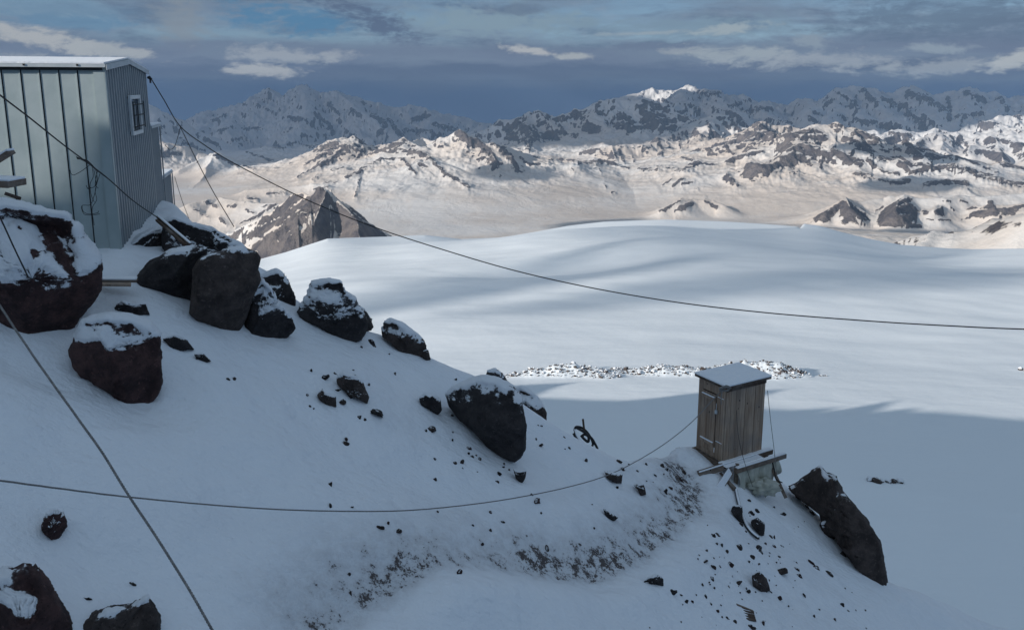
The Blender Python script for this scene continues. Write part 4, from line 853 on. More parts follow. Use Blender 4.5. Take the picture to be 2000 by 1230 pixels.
# ------------------------------------------------------------ BOULDERS
def resample(P_, n):
    P_ = np.array(P_, float); Q = np.vstack([P_, P_[:1]]); d = np.hypot(*np.diff(Q, axis=0).T); s_ = np.concatenate([[0], np.cumsum(d)])
    u = np.linspace(0, s_[-1], n, endpoint=False)
    return np.stack([np.interp(u, s_, Q[:, 0]), np.interp(u, s_, Q[:, 1])], -1)
def boulder(name, outline, mat, label, thick=None, crease=None, snow=0.5, rough=1.0, top_slope=0.9, cat='boulder', group=None, ybase=None, seed=None, bury=0.0, box=2.6, under=0.35, back=0.0, strata=0.6, dark=(), facet=1.0):
    """outline in photograph pixels of a closed rock standing on the slope. crease: polyline (px,py) where the lying snow ends and the face turns down."""
    seed = seed if seed is not None else (abs(hash(label)) % 1000 if False else sum(map(ord, label)) % 997)
    O = np.array(outline, float); _m = O[:, 1].mean(); O[:, 1] = np.where(O[:, 1] > _m, O[:, 1]+.07*(O[:, 1]-_m)+1.5, O[:, 1]); NA = 150; ring = resample(O, NA); cen = np.array([(O[:, 0].min()+O[:, 0].max())/2, (O[:, 1].min()+O[:, 1].max())/2])
    cen = 0.5*cen+0.5*ring.mean(0)
    wpx = np.ptp(O[:, 0]); hpx = np.ptp(O[:, 1])
    # depth: follow the ground contact left to right
    xs_ = np.linspace(O[:, 0].min()+.2*wpx, O[:, 0].max()-.2*wpx, 5); Yc = []
    for x_ in xs_:
        ly = max([p[1] for p in ring if abs(p[0]-x_) < wpx*.12] or [O[:, 1].max()]); q_ = hit(x_, min(ly, 1240))
        Yc.append(q_[1] if q_ is not None else 18.)
    if ybase is None: ybase = float(np.median(Yc))
    mpp = ybase/FPX*1.05; Yo = np.clip(np.array(Yc)-np.median(Yc), -.9*wpx*mpp, .9*wpx*mpp); Yo = np.convolve(np.pad(Yo, 1, mode='edge'), [.25, .5, .25], 'valid')
    ofs = lambda q: np.interp(q, xs_, Yo)
    T = thick if thick else 0.5*min(wpx, hpx*1.1)*mpp
    NR = 30; rr = np.sin(np.linspace(0, np.pi/2, NR+1))[1:]
    V = []; S = []; PX = []
    def place(px_, off):  # off>0 toward the viewer, metres
        cx_ = (px_[:, 0]-CX)/FPX; cy_ = -(px_[:, 1]-CY)/FPX
        D_ = np.stack([cx_, cp+cy_*sp, -sp+cy_*cp], -1); Y0 = ybase+back+.22*T+ofs(px_[:, 0])
        base = D_*(Y0/D_[:, 1])[:, None]
        # push along the horizontal view direction so the outline keeps its true size
        hv = np.array([cen[0]-CX, 0]); hd = np.array([ray(*cen)[0], ray(*cen)[1], ray(*cen)[2]*0.45]); hd /= np.linalg.norm(hd)
        return base-hd[None, :]*off[:, None]
    cre = np.array(crease, float) if crease is not None else None
    for sgn in (1, -1):
        allp = []; offs = []
        rlist = [0.0]+list(rr) if sgn == 1 else [0.0]+list(rr[:-1])
        for r_ in rlist:
            p_ = cen+(ring-cen)*r_ if r_ > 0 else cen[None, :]
            off = T*(1-r_**box)**(1/box)*np.ones(len(p_))
            if sgn == 1 and cre is not None:
                cy_ = np.interp(p_[:, 0], cre[:, 0], cre[:, 1]); up_ = (cy_-p_[:, 1])*mpp
                off = off-np.where(up_ > 0, up_*top_slope, 0)-np.where(up_ < 0, -up_*under, 0)
                off = np.maximum(off, -T*0.8)*(1-r_**6)+T*(1-r_**box)**(1/box)*r_**6
            if sgn == -1: off = -off*0.9
            allp.append(p_); offs.append(off)
        PXs = np.vstack(allp); V.append(place(PXs, np.concatenate(offs))); PX.append(PXs)
    n1 = len(V[0]); Vv = np.vstack(V); PXs = np.vstack(PX)
    F3 = []; F4 = []
    for sgn, base, nrr in ((1, 0, NR), (-1, n1, NR-1)):
        for k in range(NA):
            a, b = base+1+k, base+1+(k+1) % NA; F3.append((base, b, a) if sgn == -1 else (base, a, b))
        for i in range(nrr-1):
            for k in range(NA):
                a = base+1+i*NA+k; b = base+1+i*NA+(k+1) % NA; q_ = (a, a+NA, b+NA, b); F4.append(q_ if sgn == 1 else q_[::-1])
    o1 = 1+(NR-1)*NA; o2 = n1+1+(NR-2)*NA
    for k in range(NA): F4.append((o1+k, o2+k, o2+(k+1) % NA, o1+(k+1) % NA))
    # roughness: chiselled facets + fractal
    size = max(wpx, hpx)*mpp; cw = Vv.mean(0); q_ = (Vv-cw)
    dirn = q_/np.maximum(np.linalg.norm(q_, axis=1), 1e-6)[:, None]
    f1, val = worley3(q_/(size*.30)+seed, seed); nb = fbm3(q_/(size*.5)+seed, 5, seed, .55); rg_ = fbm3(q_/(size*.2)+seed, 4, seed+3, .6, True)
    edge_ = np.concatenate([np.concatenate([[0], np.repeat(rr, NA)]), np.concatenate([[0], np.repeat(rr[:-1], NA)])])
    k_ = 1-0.82*edge_**4
    zl = Vv[:, 2]+.35*Vv[:, 0]*math.sin(seed)+.10*size*nb; per = size*(.11+.05*math.sin(seed*3)); fr = (zl/per) % 1.0
    ledge = np.where(fr < .75, fr/.75, (1-fr)/.25)-.5
    Vv = Vv+dirn*(size*rough*(0.13*(val-.5)*k_+0.09*nb*k_+0.03*(rg_-.3)-strata*0.035*ledge*k_))[:, None]
    hv_ = ray(*cen); hv_ = hv_/np.linalg.norm(hv_); rr2 = np.random.default_rng(seed); cc = Vv.mean(0)
    for i in range(int(14*facet)):
        nn = rr2.normal(size=3); nn /= np.linalg.norm(nn); nn = nn*.9-hv_*rr2.choice([1.0, 1.0, -1.0])*.9; nn /= np.linalg.norm(nn)
        d_ = (Vv-cc)@nn; lim = d_.max()*rr2.uniform(.52, .82); cut = np.maximum(d_-lim, 0); Vv = Vv-(cut*.93*(1-.75*edge_**6))[:, None]*nn[None, :]
    Vv = Vv+dirn*(size*rough*.014*fbm3(q_/(size*.09)+seed, 3, seed+7, .6, True)*k_)[:, None]
    me = bpy.data.meshes.new(name); me.from_pydata([tuple(p) for p in Vv], [], F3+F4); me.update()
    import bmesh
    bm = bmesh.new(); bm.from_mesh(me); bmesh.ops.recalc_face_normals(bm, faces=bm.faces); bm.to_mesh(me); bm.free(); me.update()
    no = np.zeros(len(Vv)*3, np.float32); me.vertices.foreach_get('normal', no); no = no.reshape(-1, 3)
    s_ = (no[:, 2]-0.50)*1.7+snow
    if cre is not None:
        cy_ = np.interp(PXs[:, 0], cre[:, 0], cre[:, 1]); dd = (cy_-PXs[:, 1])/max(hpx, 1)+.16*fbm3(q_/(size*.22)+3, 4, seed+2, .6)
        s_ = np.clip(s_, -0.3, 1.1)*0.55+np.clip(dd*7, -0.9, 0.42)+snow*0.5-.02
        s_ = np.where(dd < -0.05, s_-0.5, s_)
    for (dx_, dy_, rx_, ry_) in dark: s_ = s_-1.0*np.exp(-((PXs[:, 0]-dx_)/rx_)**2-((PXs[:, 1]-dy_)/ry_)**2)
    lift = .032*size**.5*sstep(.35, .9, s_)*sstep(-.1, .5, no[:, 2]); Vv = Vv+no*lift[:, None]+np.array([0, .06*min(size, 1.5), -.05*min(size, 1.5)])
    fattr(me, 'snow', s_)
    base = np.array([cw[0], cw[1], Vv[:, 2].min()]); co_ = (Vv-base).astype(np.float32); me.vertices.foreach_set('co', co_.ravel())
    o = link(name, me, mat); o.location = tuple(base)
    return tag(o, label, cat, group)
BK, BR, RE = M['rock_black'], M['rock_brown'], M['rock_red']
boulder('boulder', [(-70, 405), (0, 383), (40, 390), (90, 399), (130, 402), (152, 422), (163, 450), (176, 478), (191, 500), (190, 540), (178, 572), (157, 598), (152, 622), (130, 648), (70, 662), (-70, 660)], RE,
        'huge dark boulder with thick snow on top at the left edge beside the hut', thick=1.0, crease=[(-70, 552), (0, 555), (60, 560), (110, 566), (140, 548), (192, 500)], snow=.46, ybase=10.9, top_slope=.95, rough=.9, dark=[(95, 455, 30, 26), (128, 487, 22, 26), (110, 415, 40, 7), (150, 520, 25, 12), (60, 480, 12, 10), (30, 440, 6, 5)])
boulder('boulder', [(150, 618), (200, 608), (250, 612), (290, 626), (312, 650), (307, 700), (310, 740), (297, 768), (275, 781), (240, 776), (190, 747), (150, 722), (135, 702), (130, 680), (144, 640)], RE,
        'reddish black boulder with snow cap half sunk in snow below the huge left boulder', crease=[(130, 650), (165, 665), (200, 676), (260, 668), (312, 648)], snow=.45, thick=.55)
boulder('boulder', [(312, 426), (335, 417), (372, 434), (410, 446), (440, 460), (468, 468), (484, 480), (470, 492), (400, 492), (330, 500), (305, 480), (305, 450)], BK,
        'snow-speckled rock heap directly right of the hut foot under two leaning planks', ybase=15.0, snow=.62, thick=.6)
boulder('boulder', [(235, 500), (245, 480), (275, 455), (300, 440), (322, 432), (335, 460), (330, 490), (300, 505), (262, 512)], BK, 'snowy rubble rock wedged against the corrugated wall of the hut', ybase=14.6, snow=.62, thick=.4)
boulder('boulder', [(250, 540), (290, 506), (330, 486), (372, 478), (400, 480), (395, 560), (372, 584), (330, 572), (290, 556), (262, 548)], BK,
        'wedge shaped black rock left of the big flat faced boulder', snow=.12, thick=.7, crease=[(250, 520), (300, 497), (372, 484), (400, 484)])
boulder('boulder', [(370, 520), (385, 498), (430, 486), (480, 474), (505, 481), (511, 494), (500, 520), (505, 540), (490, 570), (480, 600), (470, 622), (462, 641), (440, 638), (410, 622), (378, 613), (364, 600), (371, 560)], BR,
        'big dark boulder with a sheer flat brown face right of the hut', snow=.05, thick=.75, crease=[(365, 500), (430, 489), (480, 481), (511, 484)], rough=.6, under=.1)
boulder('boulder', [(497, 541), (520, 533), (537, 525), (550, 532), (565, 550), (577, 575), (577, 600), (570, 617), (540, 600), (510, 580)], BK,
        'pointed snow-streaked rock behind the leaning boulder, right of the flat faced one', snow=.32, ybase=15.2, strata=1.6)
boulder('boulder', [(470, 638), (478, 600), (488, 562), (508, 542), (528, 565), (545, 592), (568, 618), (581, 636), (560, 655), (530, 654)], BK,
        'snow-streaked black boulder with pointed right end at the foot of the flat faced one', snow=.28, strata=1.6, crease=[(470, 585), (520, 610), (550, 615), (581, 632)])
boulder('boulder', [(606, 545), (640, 541), (663, 548), (672, 570), (690, 580), (696, 596), (716, 622), (712, 640), (702, 655), (690, 660), (650, 647), (620, 627), (582, 616), (578, 604), (600, 575)], BK,
        'tall layered boulder with banded snow standing alone mid ridge', snow=.26, crease=[(578, 598), (610, 604), (640, 620), (670, 624), (716, 610)], top_slope=.55, strata=2.0)
boulder('rock', [(690, 590), (705, 600), (722, 618), (734, 636), (728, 643), (700, 642), (690, 625)], BK, 'small snowy rock tucked behind the right side of the tall layered boulder', snow=.45, cat='rock', ybase=15.6)
boulder('boulder', [(742, 641), (749, 626), (762, 623), (790, 635), (820, 655), (836, 668), (834, 686), (822, 692), (800, 687), (778, 678), (764, 662), (745, 655)], BR,
        'brown slanting boulder at the right end of the upper row on the ridge line', snow=.30, crease=[(742, 650), (765, 645), (800, 648), (836, 668)])
boulder('rock', [(826, 684), (836, 682), (841, 699), (832, 702), (825, 698)], BR, 'little upright rock touching the lower end of the brown slanting boulder', snow=.0, cat='rock')
boulder('boulder', [(862, 768), (880, 754), (905, 744), (940, 734), (972, 738), (1000, 755), (1018, 780), (1027, 820), (1026, 860), (1018, 884), (1006, 896), (975, 881), (955, 866), (930, 840), (895, 810), (872, 788)], BK,
        'big black wedge boulder with a smooth face in the middle of the slope', crease=[(862, 782), (900, 772), (930, 752), (960, 752), (1000, 765), (1027, 800)], snow=.3, rough=.6, under=.15)
boulder('rock', [(945, 736), (950, 724), (968, 721), (985, 735), (1000, 757), (1002, 768), (985, 766), (962, 752)], BK, 'rock sitting on top of the big black wedge boulder', snow=.2, cat='rock', ybase=16.6)
boulder('rock', [(1000, 757), (1018, 750), (1040, 768), (1056, 785), (1067, 802), (1066, 818), (1050, 828), (1030, 822), (1012, 806)], BR, 'snow covered rock right behind the big black wedge boulder', snow=.38, cat='rock', crease=[(1000, 775), (1025, 792), (1067, 795)], ybase=16.8)
boulder('rock', [(818, 775), (830, 764), (845, 770), (860, 780), (863, 796), (855, 807), (840, 796), (822, 788)], BK, 'snow dusted rock just left of the big black wedge boulder', snow=.3, cat='rock')
boulder('rock', [(652, 735), (668, 727), (690, 733), (708, 745), (722, 770), (716, 782), (698, 772), (675, 760), (656, 748)], BR, 'largest dark rock of the patch on the open upper slope', snow=.34, cat='rock')
boulder('rock', [(617, 770), (626, 757), (632, 768), (655, 773), (657, 790), (640, 788), (625, 780)], BR, 'crescent shaped rock on the open slope, left of the largest rock of its patch', snow=.18, cat='rock')
boulder('rock', [(213, 600), (233, 585), (255, 590), (283, 592), (294, 612), (262, 609), (235, 606)], BK, 'low dark rock in snow between the two left boulders and the flat faced one', snow=.15, cat='rock')
boulder('rock', [(315, 660), (340, 655), (365, 664), (378, 678), (350, 680), (328, 672)], BK, 'flat black rock just right of the reddish sunken boulder', snow=.08, cat='rock')
boulder('rock', [(378, 690), (395, 690), (412, 703), (400, 706), (385, 699)], BK, 'tiny flat rock below right of the flat black one', snow=.05, cat='rock')
boulder('rock', [(80, 1020), (88, 1000), (100, 993), (122, 1003), (128, 1025), (112, 1045), (95, 1050), (82, 1040)], RE, 'round craggy red-brown rock alone in snow at lower left', snow=.18, cat='rock', rough=2)
boulder('boulder', [(-60, 1135), (15, 1112), (45, 1094), (62, 1106), (85, 1140), (102, 1172), (125, 1205), (140, 1240), (140, 1290), (-60, 1300)], RE, 'dark brown boulder with snow patches in the lower left corner', snow=.16, thick=.5, rough=1.3, dark=[(45, 1110, 35, 14), (85, 1150, 18, 30)], crease=[(-60, 1175), (30, 1165), (70, 1140), (140, 1190)])
boulder('boulder', [(140, 1225), (190, 1197), (250, 1181), (292, 1157), (303, 1180), (311, 1202), (306, 1240), (300, 1290), (150, 1290), (135, 1250)], BR, 'snow capped slab of rock right of the lower left corner boulder', snow=.2, thick=.4, rough=1.3, crease=[(135, 1212), (200, 1196), (300, 1160)])
boulder('boulder', [(1545, 950), (1568, 935), (1590, 922), (1606, 911), (1620, 925), (1640, 930), (1650, 955), (1672, 975), (1700, 1010), (1720, 1050), (1730, 1090), (1744, 1140), (1715, 1122), (1680, 1096), (1655, 1062), (1640, 1036), (1612, 1012), (1600, 985), (1590, 965)], BR,
        'long brown rock fin sloping down right of the outhouse', snow=-.05, thick=.55, rough=.9, back=.3, facet=.35, strata=1.2, dark=[(1690, 1060, 60, 80)])
boulder('rock', [(1545, 948), (1560, 944), (1582, 950), (1590, 968), (1575, 978), (1555, 965)], BR, 'snow ringed rock between the outhouse braces and the brown rock fin', snow=.28, cat='rock')
boulder('rock', [(1604, 1022), (1622, 1014), (1645, 1012), (1648, 1030), (1630, 1048), (1612, 1040)], BR, 'snow topped rock on the left flank of the brown fin', snow=.30, cat='rock')
boulder('rock', [(1430, 985), (1450, 988), (1452, 1018), (1440, 1012), (1428, 998)], BK, 'angular black rock beside the snowy hose, above left of its partner', snow=-.1, cat='rock')
boulder('rock', [(1465, 1015), (1480, 1012), (1494, 1022), (1495, 1042), (1484, 1040), (1468, 1024)], BK, 'square black rock right of the snowy hose', snow=-.1, cat='rock')
boulder('rock', [(1468, 1122), (1480, 1112), (1498, 1130), (1506, 1150), (1490, 1152), (1472, 1140)], BR, 'chunky brown rock in the middle of the stony slope below the outhouse', snow=.05, cat='rock')
boulder('rock', [(1252, 1137), (1268, 1128), (1282, 1122), (1298, 1130), (1297, 1140), (1270, 1136), (1256, 1139)], BK, 'lone dark rock in snow just below the bend of the trodden path', snow=.15, cat='rock')
boulder('rock', [(1178, 918), (1200, 925), (1218, 926), (1217, 942), (1200, 938), (1188, 930)], BR, 'flat brown rock under the rope near the ridge notch', snow=-.1, cat='rock', ybase=None)
boulder('rock', [(1002, 915), (1015, 920), (1028, 918), (1026, 930), (1020, 942), (1008, 932)], BK, 'black rock just below the tip of the big wedge boulder', snow=.0, cat='rock')
boulder('rock', [(1238, 946), (1258, 944), (1262, 962), (1250, 966), (1246, 954)], BR, 'jagged dark rock left of the trodden ground by the outhouse', snow=.1, cat='rock')
boulder('rock', [(1177, 993), (1190, 1002), (1210, 1008), (1200, 1013), (1182, 1006)], BK, 'thin curved dark rock in open snow above the path', snow=.0, cat='rock')

# ------------------------------------------------------------ stones
def stone_mesh(k):
    import bmesh
    bm = bmesh.new(); bmesh.ops.create_icosphere(bm, subdivisions=3, radius=0.5)
    V = np.array([v.co[:] for v in bm.verts]); f1, val = worley3(V*1.6+k*7.3, k); n = fbm3(V*2+k*3, 3, k)
    V = V*(0.78+0.55*(val-.4)+0.3*n)[:, None]
    for i in range(6):
        nn = rng.normal(size=3); nn /= np.linalg.norm(nn); h = rng.uniform(.22, .36); d = V@nn; V = V-np.maximum(d-h, 0)[:, None]*nn[None, :]
    for v, c_ in zip(bm.verts, V): v.co = c_
    me = bpy.data.meshes.new('stone'); bm.to_mesh(me); bm.free(); me.update()
    no = np.zeros(len(V)*3, np.float32); me.vertices.foreach_get('normal', no); no = no.reshape(-1, 3)
    fattr(me, 'snow', (no[:, 2]-0.80)*1.6+.35); me.materials.append((BK, BR, RE, BR, BK)[k % 5])
    me.polygons.foreach_set('use_smooth', np.ones(len(me.polygons), bool))
    return me
SM = [stone_mesh(k) for k in range(10)]
def stone(px, py, wpx, hpx, label, group, rot=None):
    q_ = hit(px, py+hpx*.3)
    if q_ is None: return
    k = random.randrange(10); o = bpy.data.objects.new('stone', SM[k]); C.collection.objects.link(o)
    s_ = q_[1]/FPX*1.1; wd, hd = wpx*s_*1.25, max(hpx*s_*1.3, wpx*s_*.35)
    o.location = (q_[0], q_[1]+.0, q_[2]-hd*random.uniform(-.05, .18)); o.scale = (wd*random.uniform(.85, 1.2), max(wd, hd)*random.uniform(.6, 1.0), hd*random.uniform(.8, 1.2))
    o.rotation_euler = (random.uniform(-.5, .5), random.uniform(-.5, .5) + (rot or .3), random.uniform(-3, 3))
    tag(o, label, 'stone', group)
def cluster(lst, label, group):
    for p in lst: stone(*p[:4], label, group, p[4] if len(p) > 4 else None)
cluster([(445, 738, 12, 7), (457, 739, 9, 6), (385, 700, 8, 5), (600, 770, 8, 5, .5), (605, 792, 6, 6), (612, 797, 5, 4), (632, 735, 18, 7), (608, 722, 7, 5), (735, 803, 34, 8, .2), (668, 783, 14, 9), (700, 815, 14, 4, .4), (712, 818, 7, 4),
         (674, 858, 14, 18), (676, 855, 7, 10), (706, 676, 6, 6), (725, 668, 18, 5, .5), (760, 690, 5, 4), (771, 728, 6, 5, .5), (655, 728, 10, 5), (690, 722, 6, 3), (720, 750, 6, 4), (660, 760, 12, 6), (682, 768, 14, 8)],
        'small dark stone showing through the open snow of the upper slope', 'stones on the upper slope')
cluster([(843, 833, 20, 12, .4), (831, 840, 7, 5), (883, 810, 6, 4), (848, 800, 5, 4), (890, 740, 6, 4), (884, 843, 5, 4), (884, 858, 4, 6), (916, 873, 10, 5, .5), (915, 884, 5, 7), (922, 889, 8, 8), (930, 887, 6, 5), (936, 895, 9, 6, .5), (901, 899, 8, 11), (889, 902, 9, 8),
         (903, 912, 4, 5), (850, 934, 9, 7, .5), (849, 895, 5, 5, .5), (932, 921, 4, 4), (975, 923, 13, 10), (970, 938, 7, 10), (983, 910, 5, 5), (994, 915, 5, 8), (984, 905, 5, 4), (1038, 963, 8, 7), (1048, 976, 18, 10), (1047, 856, 6, 4), (1055, 868, 14, 5, .7),
         (1050, 828, 4, 8), (1057, 829, 3, 8), (1102, 853, 7, 4), (1103, 876, 5, 4), (1112, 874, 6, 5), (1144, 898, 6, 8), (645, 943, 4, 12), (646, 984, 7, 10), (687, 988, 7, 4), (1205, 950, 8, 5, .4), (1216, 912, 9, 14), (1208, 899, 14, 6)],
        'small dark stone in the snow around and below the big black wedge boulder', 'stones below the wedge boulder')
cluster([(743, 1023, 8, 16), (758, 1019, 5, 8), (778, 1034, 13, 8, .5), (855, 998, 6, 4), (957, 998, 9, 8), (981, 1013, 5, 13), (923, 1024, 4, 7), (957, 1033, 7, 8), (942, 1060, 4, 9, .4), (1028, 1045, 5, 3), (1068, 1065, 13, 13, .5), (1155, 983, 5, 7), (1056, 1000, 4, 7), (1131, 1060, 6, 9),
         (828, 1068, 5, 4), (682, 1118, 8, 7, .5), (682, 1155, 14, 12), (260, 1137, 7, 14), (172, 1167, 16, 9, -.3), (664, 1150, 5, 4), (1160, 1030, 5, 4), (1118, 1100, 9, 5), (868, 1110, 6, 6), (898, 1115, 18, 8), (600, 1190, 5, 3), (1126, 1072, 4, 5)],
        'small dark stone in smooth snow near the trodden path', 'stones along the path')
cluster([(1292, 908, 12, 7), (1310, 950, 11, 12), (1300, 915, 14, 8), (1322, 912, 12, 8), (1280, 925, 5, 8), (1262, 938, 5, 6), (1245, 918, 5, 6), (1300, 958, 4, 12, .4), (1335, 920, 10, 6), (1296, 925, 7, 4), (1330, 935, 10, 6), (1262, 905, 6, 5), (1228, 905, 5, 4), (1258, 960, 5, 6), (1352, 965, 7, 5), (1275, 940, 4, 4)],
        'small stone on the trampled ground left of the outhouse', 'stones beside the outhouse')
L5 = [(1528, 1000, 16, 14), (1512, 990, 6, 5), (1463, 975, 10, 8, .5), (1467, 998, 12, 10), (1479, 996, 11, 7), (1478, 1045, 18, 10, 1.), (1444, 1063, 16, 16), (1481, 1071, 26, 6, -.1), (1426, 1100, 18, 9, .5), (1468, 1085, 5, 12), (1462, 1095, 8, 5), (1526, 1113, 30, 13, .35), (1555, 1108, 7, 12), (1562, 1120, 9, 14, .6), (1585, 1096, 20, 6, .3), (1593, 1105, 16, 8, .2),
      (1619, 1117, 18, 5, .4), (1394, 1044, 6, 12), (1400, 1040, 13, 10, .6), (1392, 1104, 7, 13), (1406, 1104, 8, 7), (1377, 1094, 15, 4), (1391, 1128, 10, 8), (1443, 1136, 14, 8, .3), (1461, 1151, 7, 12), (1522, 1166, 10, 11), (1540, 1182, 8, 5), (1645, 1180, 11, 9), (1655, 1190, 8, 6, .7), (1646, 1078, 14, 12), (1584, 998, 6, 13), (1574, 986, 10, 8), (1690, 1190, 4, 4),
      (1512, 1047, 6, 9), (1505, 1045, 10, 5), (1512, 1064, 8, 8), (1528, 1065, 10, 6), (1520, 1085, 9, 5, .5), (1396, 1120, 4, 8), (1423, 1098, 6, 4), (1410, 1062, 5, 8), (1380, 1073, 7, 4), (1363, 1090, 4, 3), (1312, 1153, 18, 7, -.2), (1330, 1160, 8, 4), (1340, 1172, 10, 10), (1352, 1173, 7, 7), (1360, 1160, 6, 4), (1378, 1162, 9, 7, .5), (1388, 1175, 9, 12, .6), (1400, 1190, 8, 10, .6), (1420, 1205, 8, 5), (1410, 1204, 7, 4),
      (1435, 1212, 5, 10, .4), (1466, 1222, 16, 10), (1490, 1215, 5, 12), (1571, 1160, 5, 9), (1600, 1188, 4, 4), (1630, 1207, 5, 8), (1590, 1201, 4, 6), (1547, 1222, 4, 4), (1671, 1190, 4, 4), (1506, 1155, 6, 5), (1430, 1125, 5, 5), (1372, 1140, 5, 5), (1395, 1146, 7, 4, .5), (1424, 1145, 7, 4), (1445, 1155, 4, 5), (1482, 1100, 7, 4), (1420, 1075, 5, 6), (1555, 1097, 5, 5), (1686, 988, 13, 9), (1672, 984, 7, 6),
      (1462, 1060, 6, 5), (1446, 1020, 8, 10), (1455, 1035, 6, 7), (1400, 1060, 5, 4), (1452, 1008, 8, 7), (1495, 1060, 5, 5)]
for i in range(75): L5.append((random.gauss(1480, 85), random.gauss(1110, 60), random.uniform(2, 5), random.uniform(1.5, 4), random.uniform(0, .8)))
cluster(L5, 'dark stone of the stony snow slope below the outhouse', 'stones below the outhouse')
cluster([(1758, 943, 1, 1)], 'tiny stone', 'stones below the outhouse') if False else None

# moraine rubble on the glacier: thousands of blocks, one mass
def rubble(name, spots, label):
    import bmesh
    base = [bpy.data.meshes.new('t')]
    bm = bmesh.new(); bmesh.ops.create_icosphere(bm, subdivisions=1, radius=0.5); B = np.array([v.co[:] for v in bm.verts]); Fb = np.array([[v.index for v in f.verts] for f in bm.faces]); bm.free()
    VV, FF, SS = [], [], []
    for i, (x, y, z, s_) in enumerate(spots):
        v = B*(1+rng.uniform(-.35, .35, (len(B), 1)))*s_*rng.uniform(.6, 1.3, 3)
        an = rng.uniform(0, 6.28); c_, n_ = math.cos(an), math.sin(an); v = np.stack([v[:, 0]*c_-v[:, 1]*n_, v[:, 0]*n_+v[:, 1]*c_, v[:, 2]], -1)
        VV.append(v+[x, y, z+s_*.12]); FF.append(Fb+i*len(B)); SS.append(np.clip((v[:, 2]/s_)*1.4+rng.uniform(-.15, .5), -.5, 1))
    me = np_mesh(name, np.vstack(VV), np.vstack(FF)); fattr(me, 'snow', np.concatenate(SS)); o = link(name, me, BR, smooth=False); o['kind'] = 'stuff'; tag(o, label, 'rubble'); return o
GX, GY, GZ = GL; sel = np.argwhere(moraine > 0.07); spots = []
pick = rng.choice(len(sel), 2400)
for i in pick:
    a, b = sel[i]
    spots.append((GX[a, b]+rng.normal()*.1, GY[a, b]+rng.normal()*.1, GZ[a, b], float(np.clip(rng.lognormal(-2.0, .65), .05, .8))))
rubble('moraine_rubble', spots, 'low bank of snow dusted rubble lying across the glacier')
# stones lying alone on the glacier
def gstone(px, py, w_, h_, label):
    q_ = gxy2(px, py); s_ = np.hypot(q_[0], q_[1])/FPX*1.05
    sp2 = [(q_[0]+(k/5-.5)*w_*s_, q_[1]+rng.normal()*.05, q_[2]-(abs(k-1.2))*.0, h_*s_*(1.5 if k < 2 else 1.0)) for k in range(6)]
    o = rubble('rock_outcrop', sp2, label); del o['kind']; o['category'] = 'rock outcrop'
gstone(1728, 944, 55, 12, 'low broken rock showing in the shaded glacier right of the brown fin')
gstone(1998, 725, 8, 5, 'tiny dark rock on the sunlit glacier at the right edge')
gstone(1608, 734, 12, 3, 'thin pale stone past the right end of the moraine')

# ------------------------------------------------------------ OUTHOUSE
OB = at(1411, 900, 17.70); zb_ = OB[2]
OL = atz(1353, 875, zb_); OR_ = atz(1486, 877.5, zb_)
e1 = OR_-OB; L1 = np.linalg.norm(e1[:2]); e1 = e1/L1; e1[2] = 0
e2 = OL-OB; L2_ = np.linalg.norm(e2[:2]); e2 = e2/L2_; e2[2] = 0
e2p = np.array([-e1[1], e1[0], 0]); e2p = e2p*np.sign(e2p@e2); e2 = e2p
OH = at(1419, 757, 17.70)[2]-zb_
print('OUT', OB, L1, L2_, OH, 'ground', ground(OB[0], OB[1]))
out = empty('outhouse', tuple(OB)); tag(out, 'weathered wooden plank outhouse with snow covered flat roof on the ridge', 'outhouse')
LEAN = e1*0.0+np.array([0.02, 0, 0])
def Q(a, b, z): return OB+e1*a+e2*b+UP*z
# right wall planks
g = MB(); n = 8; xx = 0.
ws2 = rng.uniform(.8, 1.25, n); ws2 = ws2/ws2.sum()*L1
for k in range(n):
    d = rng.uniform(-.004, .008); g.box(Q(xx+.004, -.025-d, -.02), e1*(ws2[k]-.008), e2*.025, UP*(OH+rng.uniform(-.01, .01)+.0)); xx += ws2[k]
g.build('side_wall', M['wood'], out, .002)
g = MB(); g.box(Q(.02, .003, 0), e1*(L1-.04), e2*.02, UP*(OH-.05)); g.box(Q(.02, L2_-.04, 0), e1*(L1-.02), e2*.03, UP*(OH-.02)); g.box(Q(L1-.04, .03, 0), e1*.03, e2*(L2_-.08), UP*(OH-.02)); g.build('rear_wall', M['wood_dark'], out)
# door side: frame planks, door, lintel
g = MB()
for (b0, b1) in ((.0, .13), (.135, .27), (L2_-.15, L2_)): g.box(Q(-.025, b0, -.02), e1*.025, e2*(b1-b0-.006), UP*(OH+.01))
g.box(Q(-.022, .27, OH-.25), e1*.022, e2*(L2_-.43), UP*.24); g.box(Q(-.022, .27, -.02), e1*.022, e2*(L2_-.43), UP*.12)
g.build('front_frame', M['wood'], out, .002)
g = MB(); xx = .275; W_ = L2_-.15-.275
for k in range(5):
    g.box(Q(-.045, xx+.003, .11), e1*.022, e2*(W_/5-.006), UP*(OH-.38)); xx += W_/5
dr = g.build('door', M['wood'], out, .002)
g = MB()
for z_ in (.28, OH-.42): g.box(Q(-.072, .285, z_), e1*.026, e2*(W_-.02), UP*.075)
br = g.build('door_batten', M['wood'], dr, .003)
g = MB()
for z_ in (.28, OH-.42): g.box(Q(-.085, .285, z_+.076), e1*.04, e2*(W_-.03), UP*.022)
g.box(Q(-.04, .03, OH-.30), e1*.03, e2*.2, UP*.012); g.box(Q(-.04, .03, .42), e1*.03, e2*.2, UP*.014)
g.build('batten_snow', M['cap'], dr, .006)
g = MB(); g.tube([Q(-.07, .22, OH-.62), Q(-.07, .22, OH-.70)], .035, 8); g.tube([Q(-.05, .24, OH-.46), Q(-.07, .22, OH-.62)], .008, 5); g.build('padlock', M['trim'], dr)
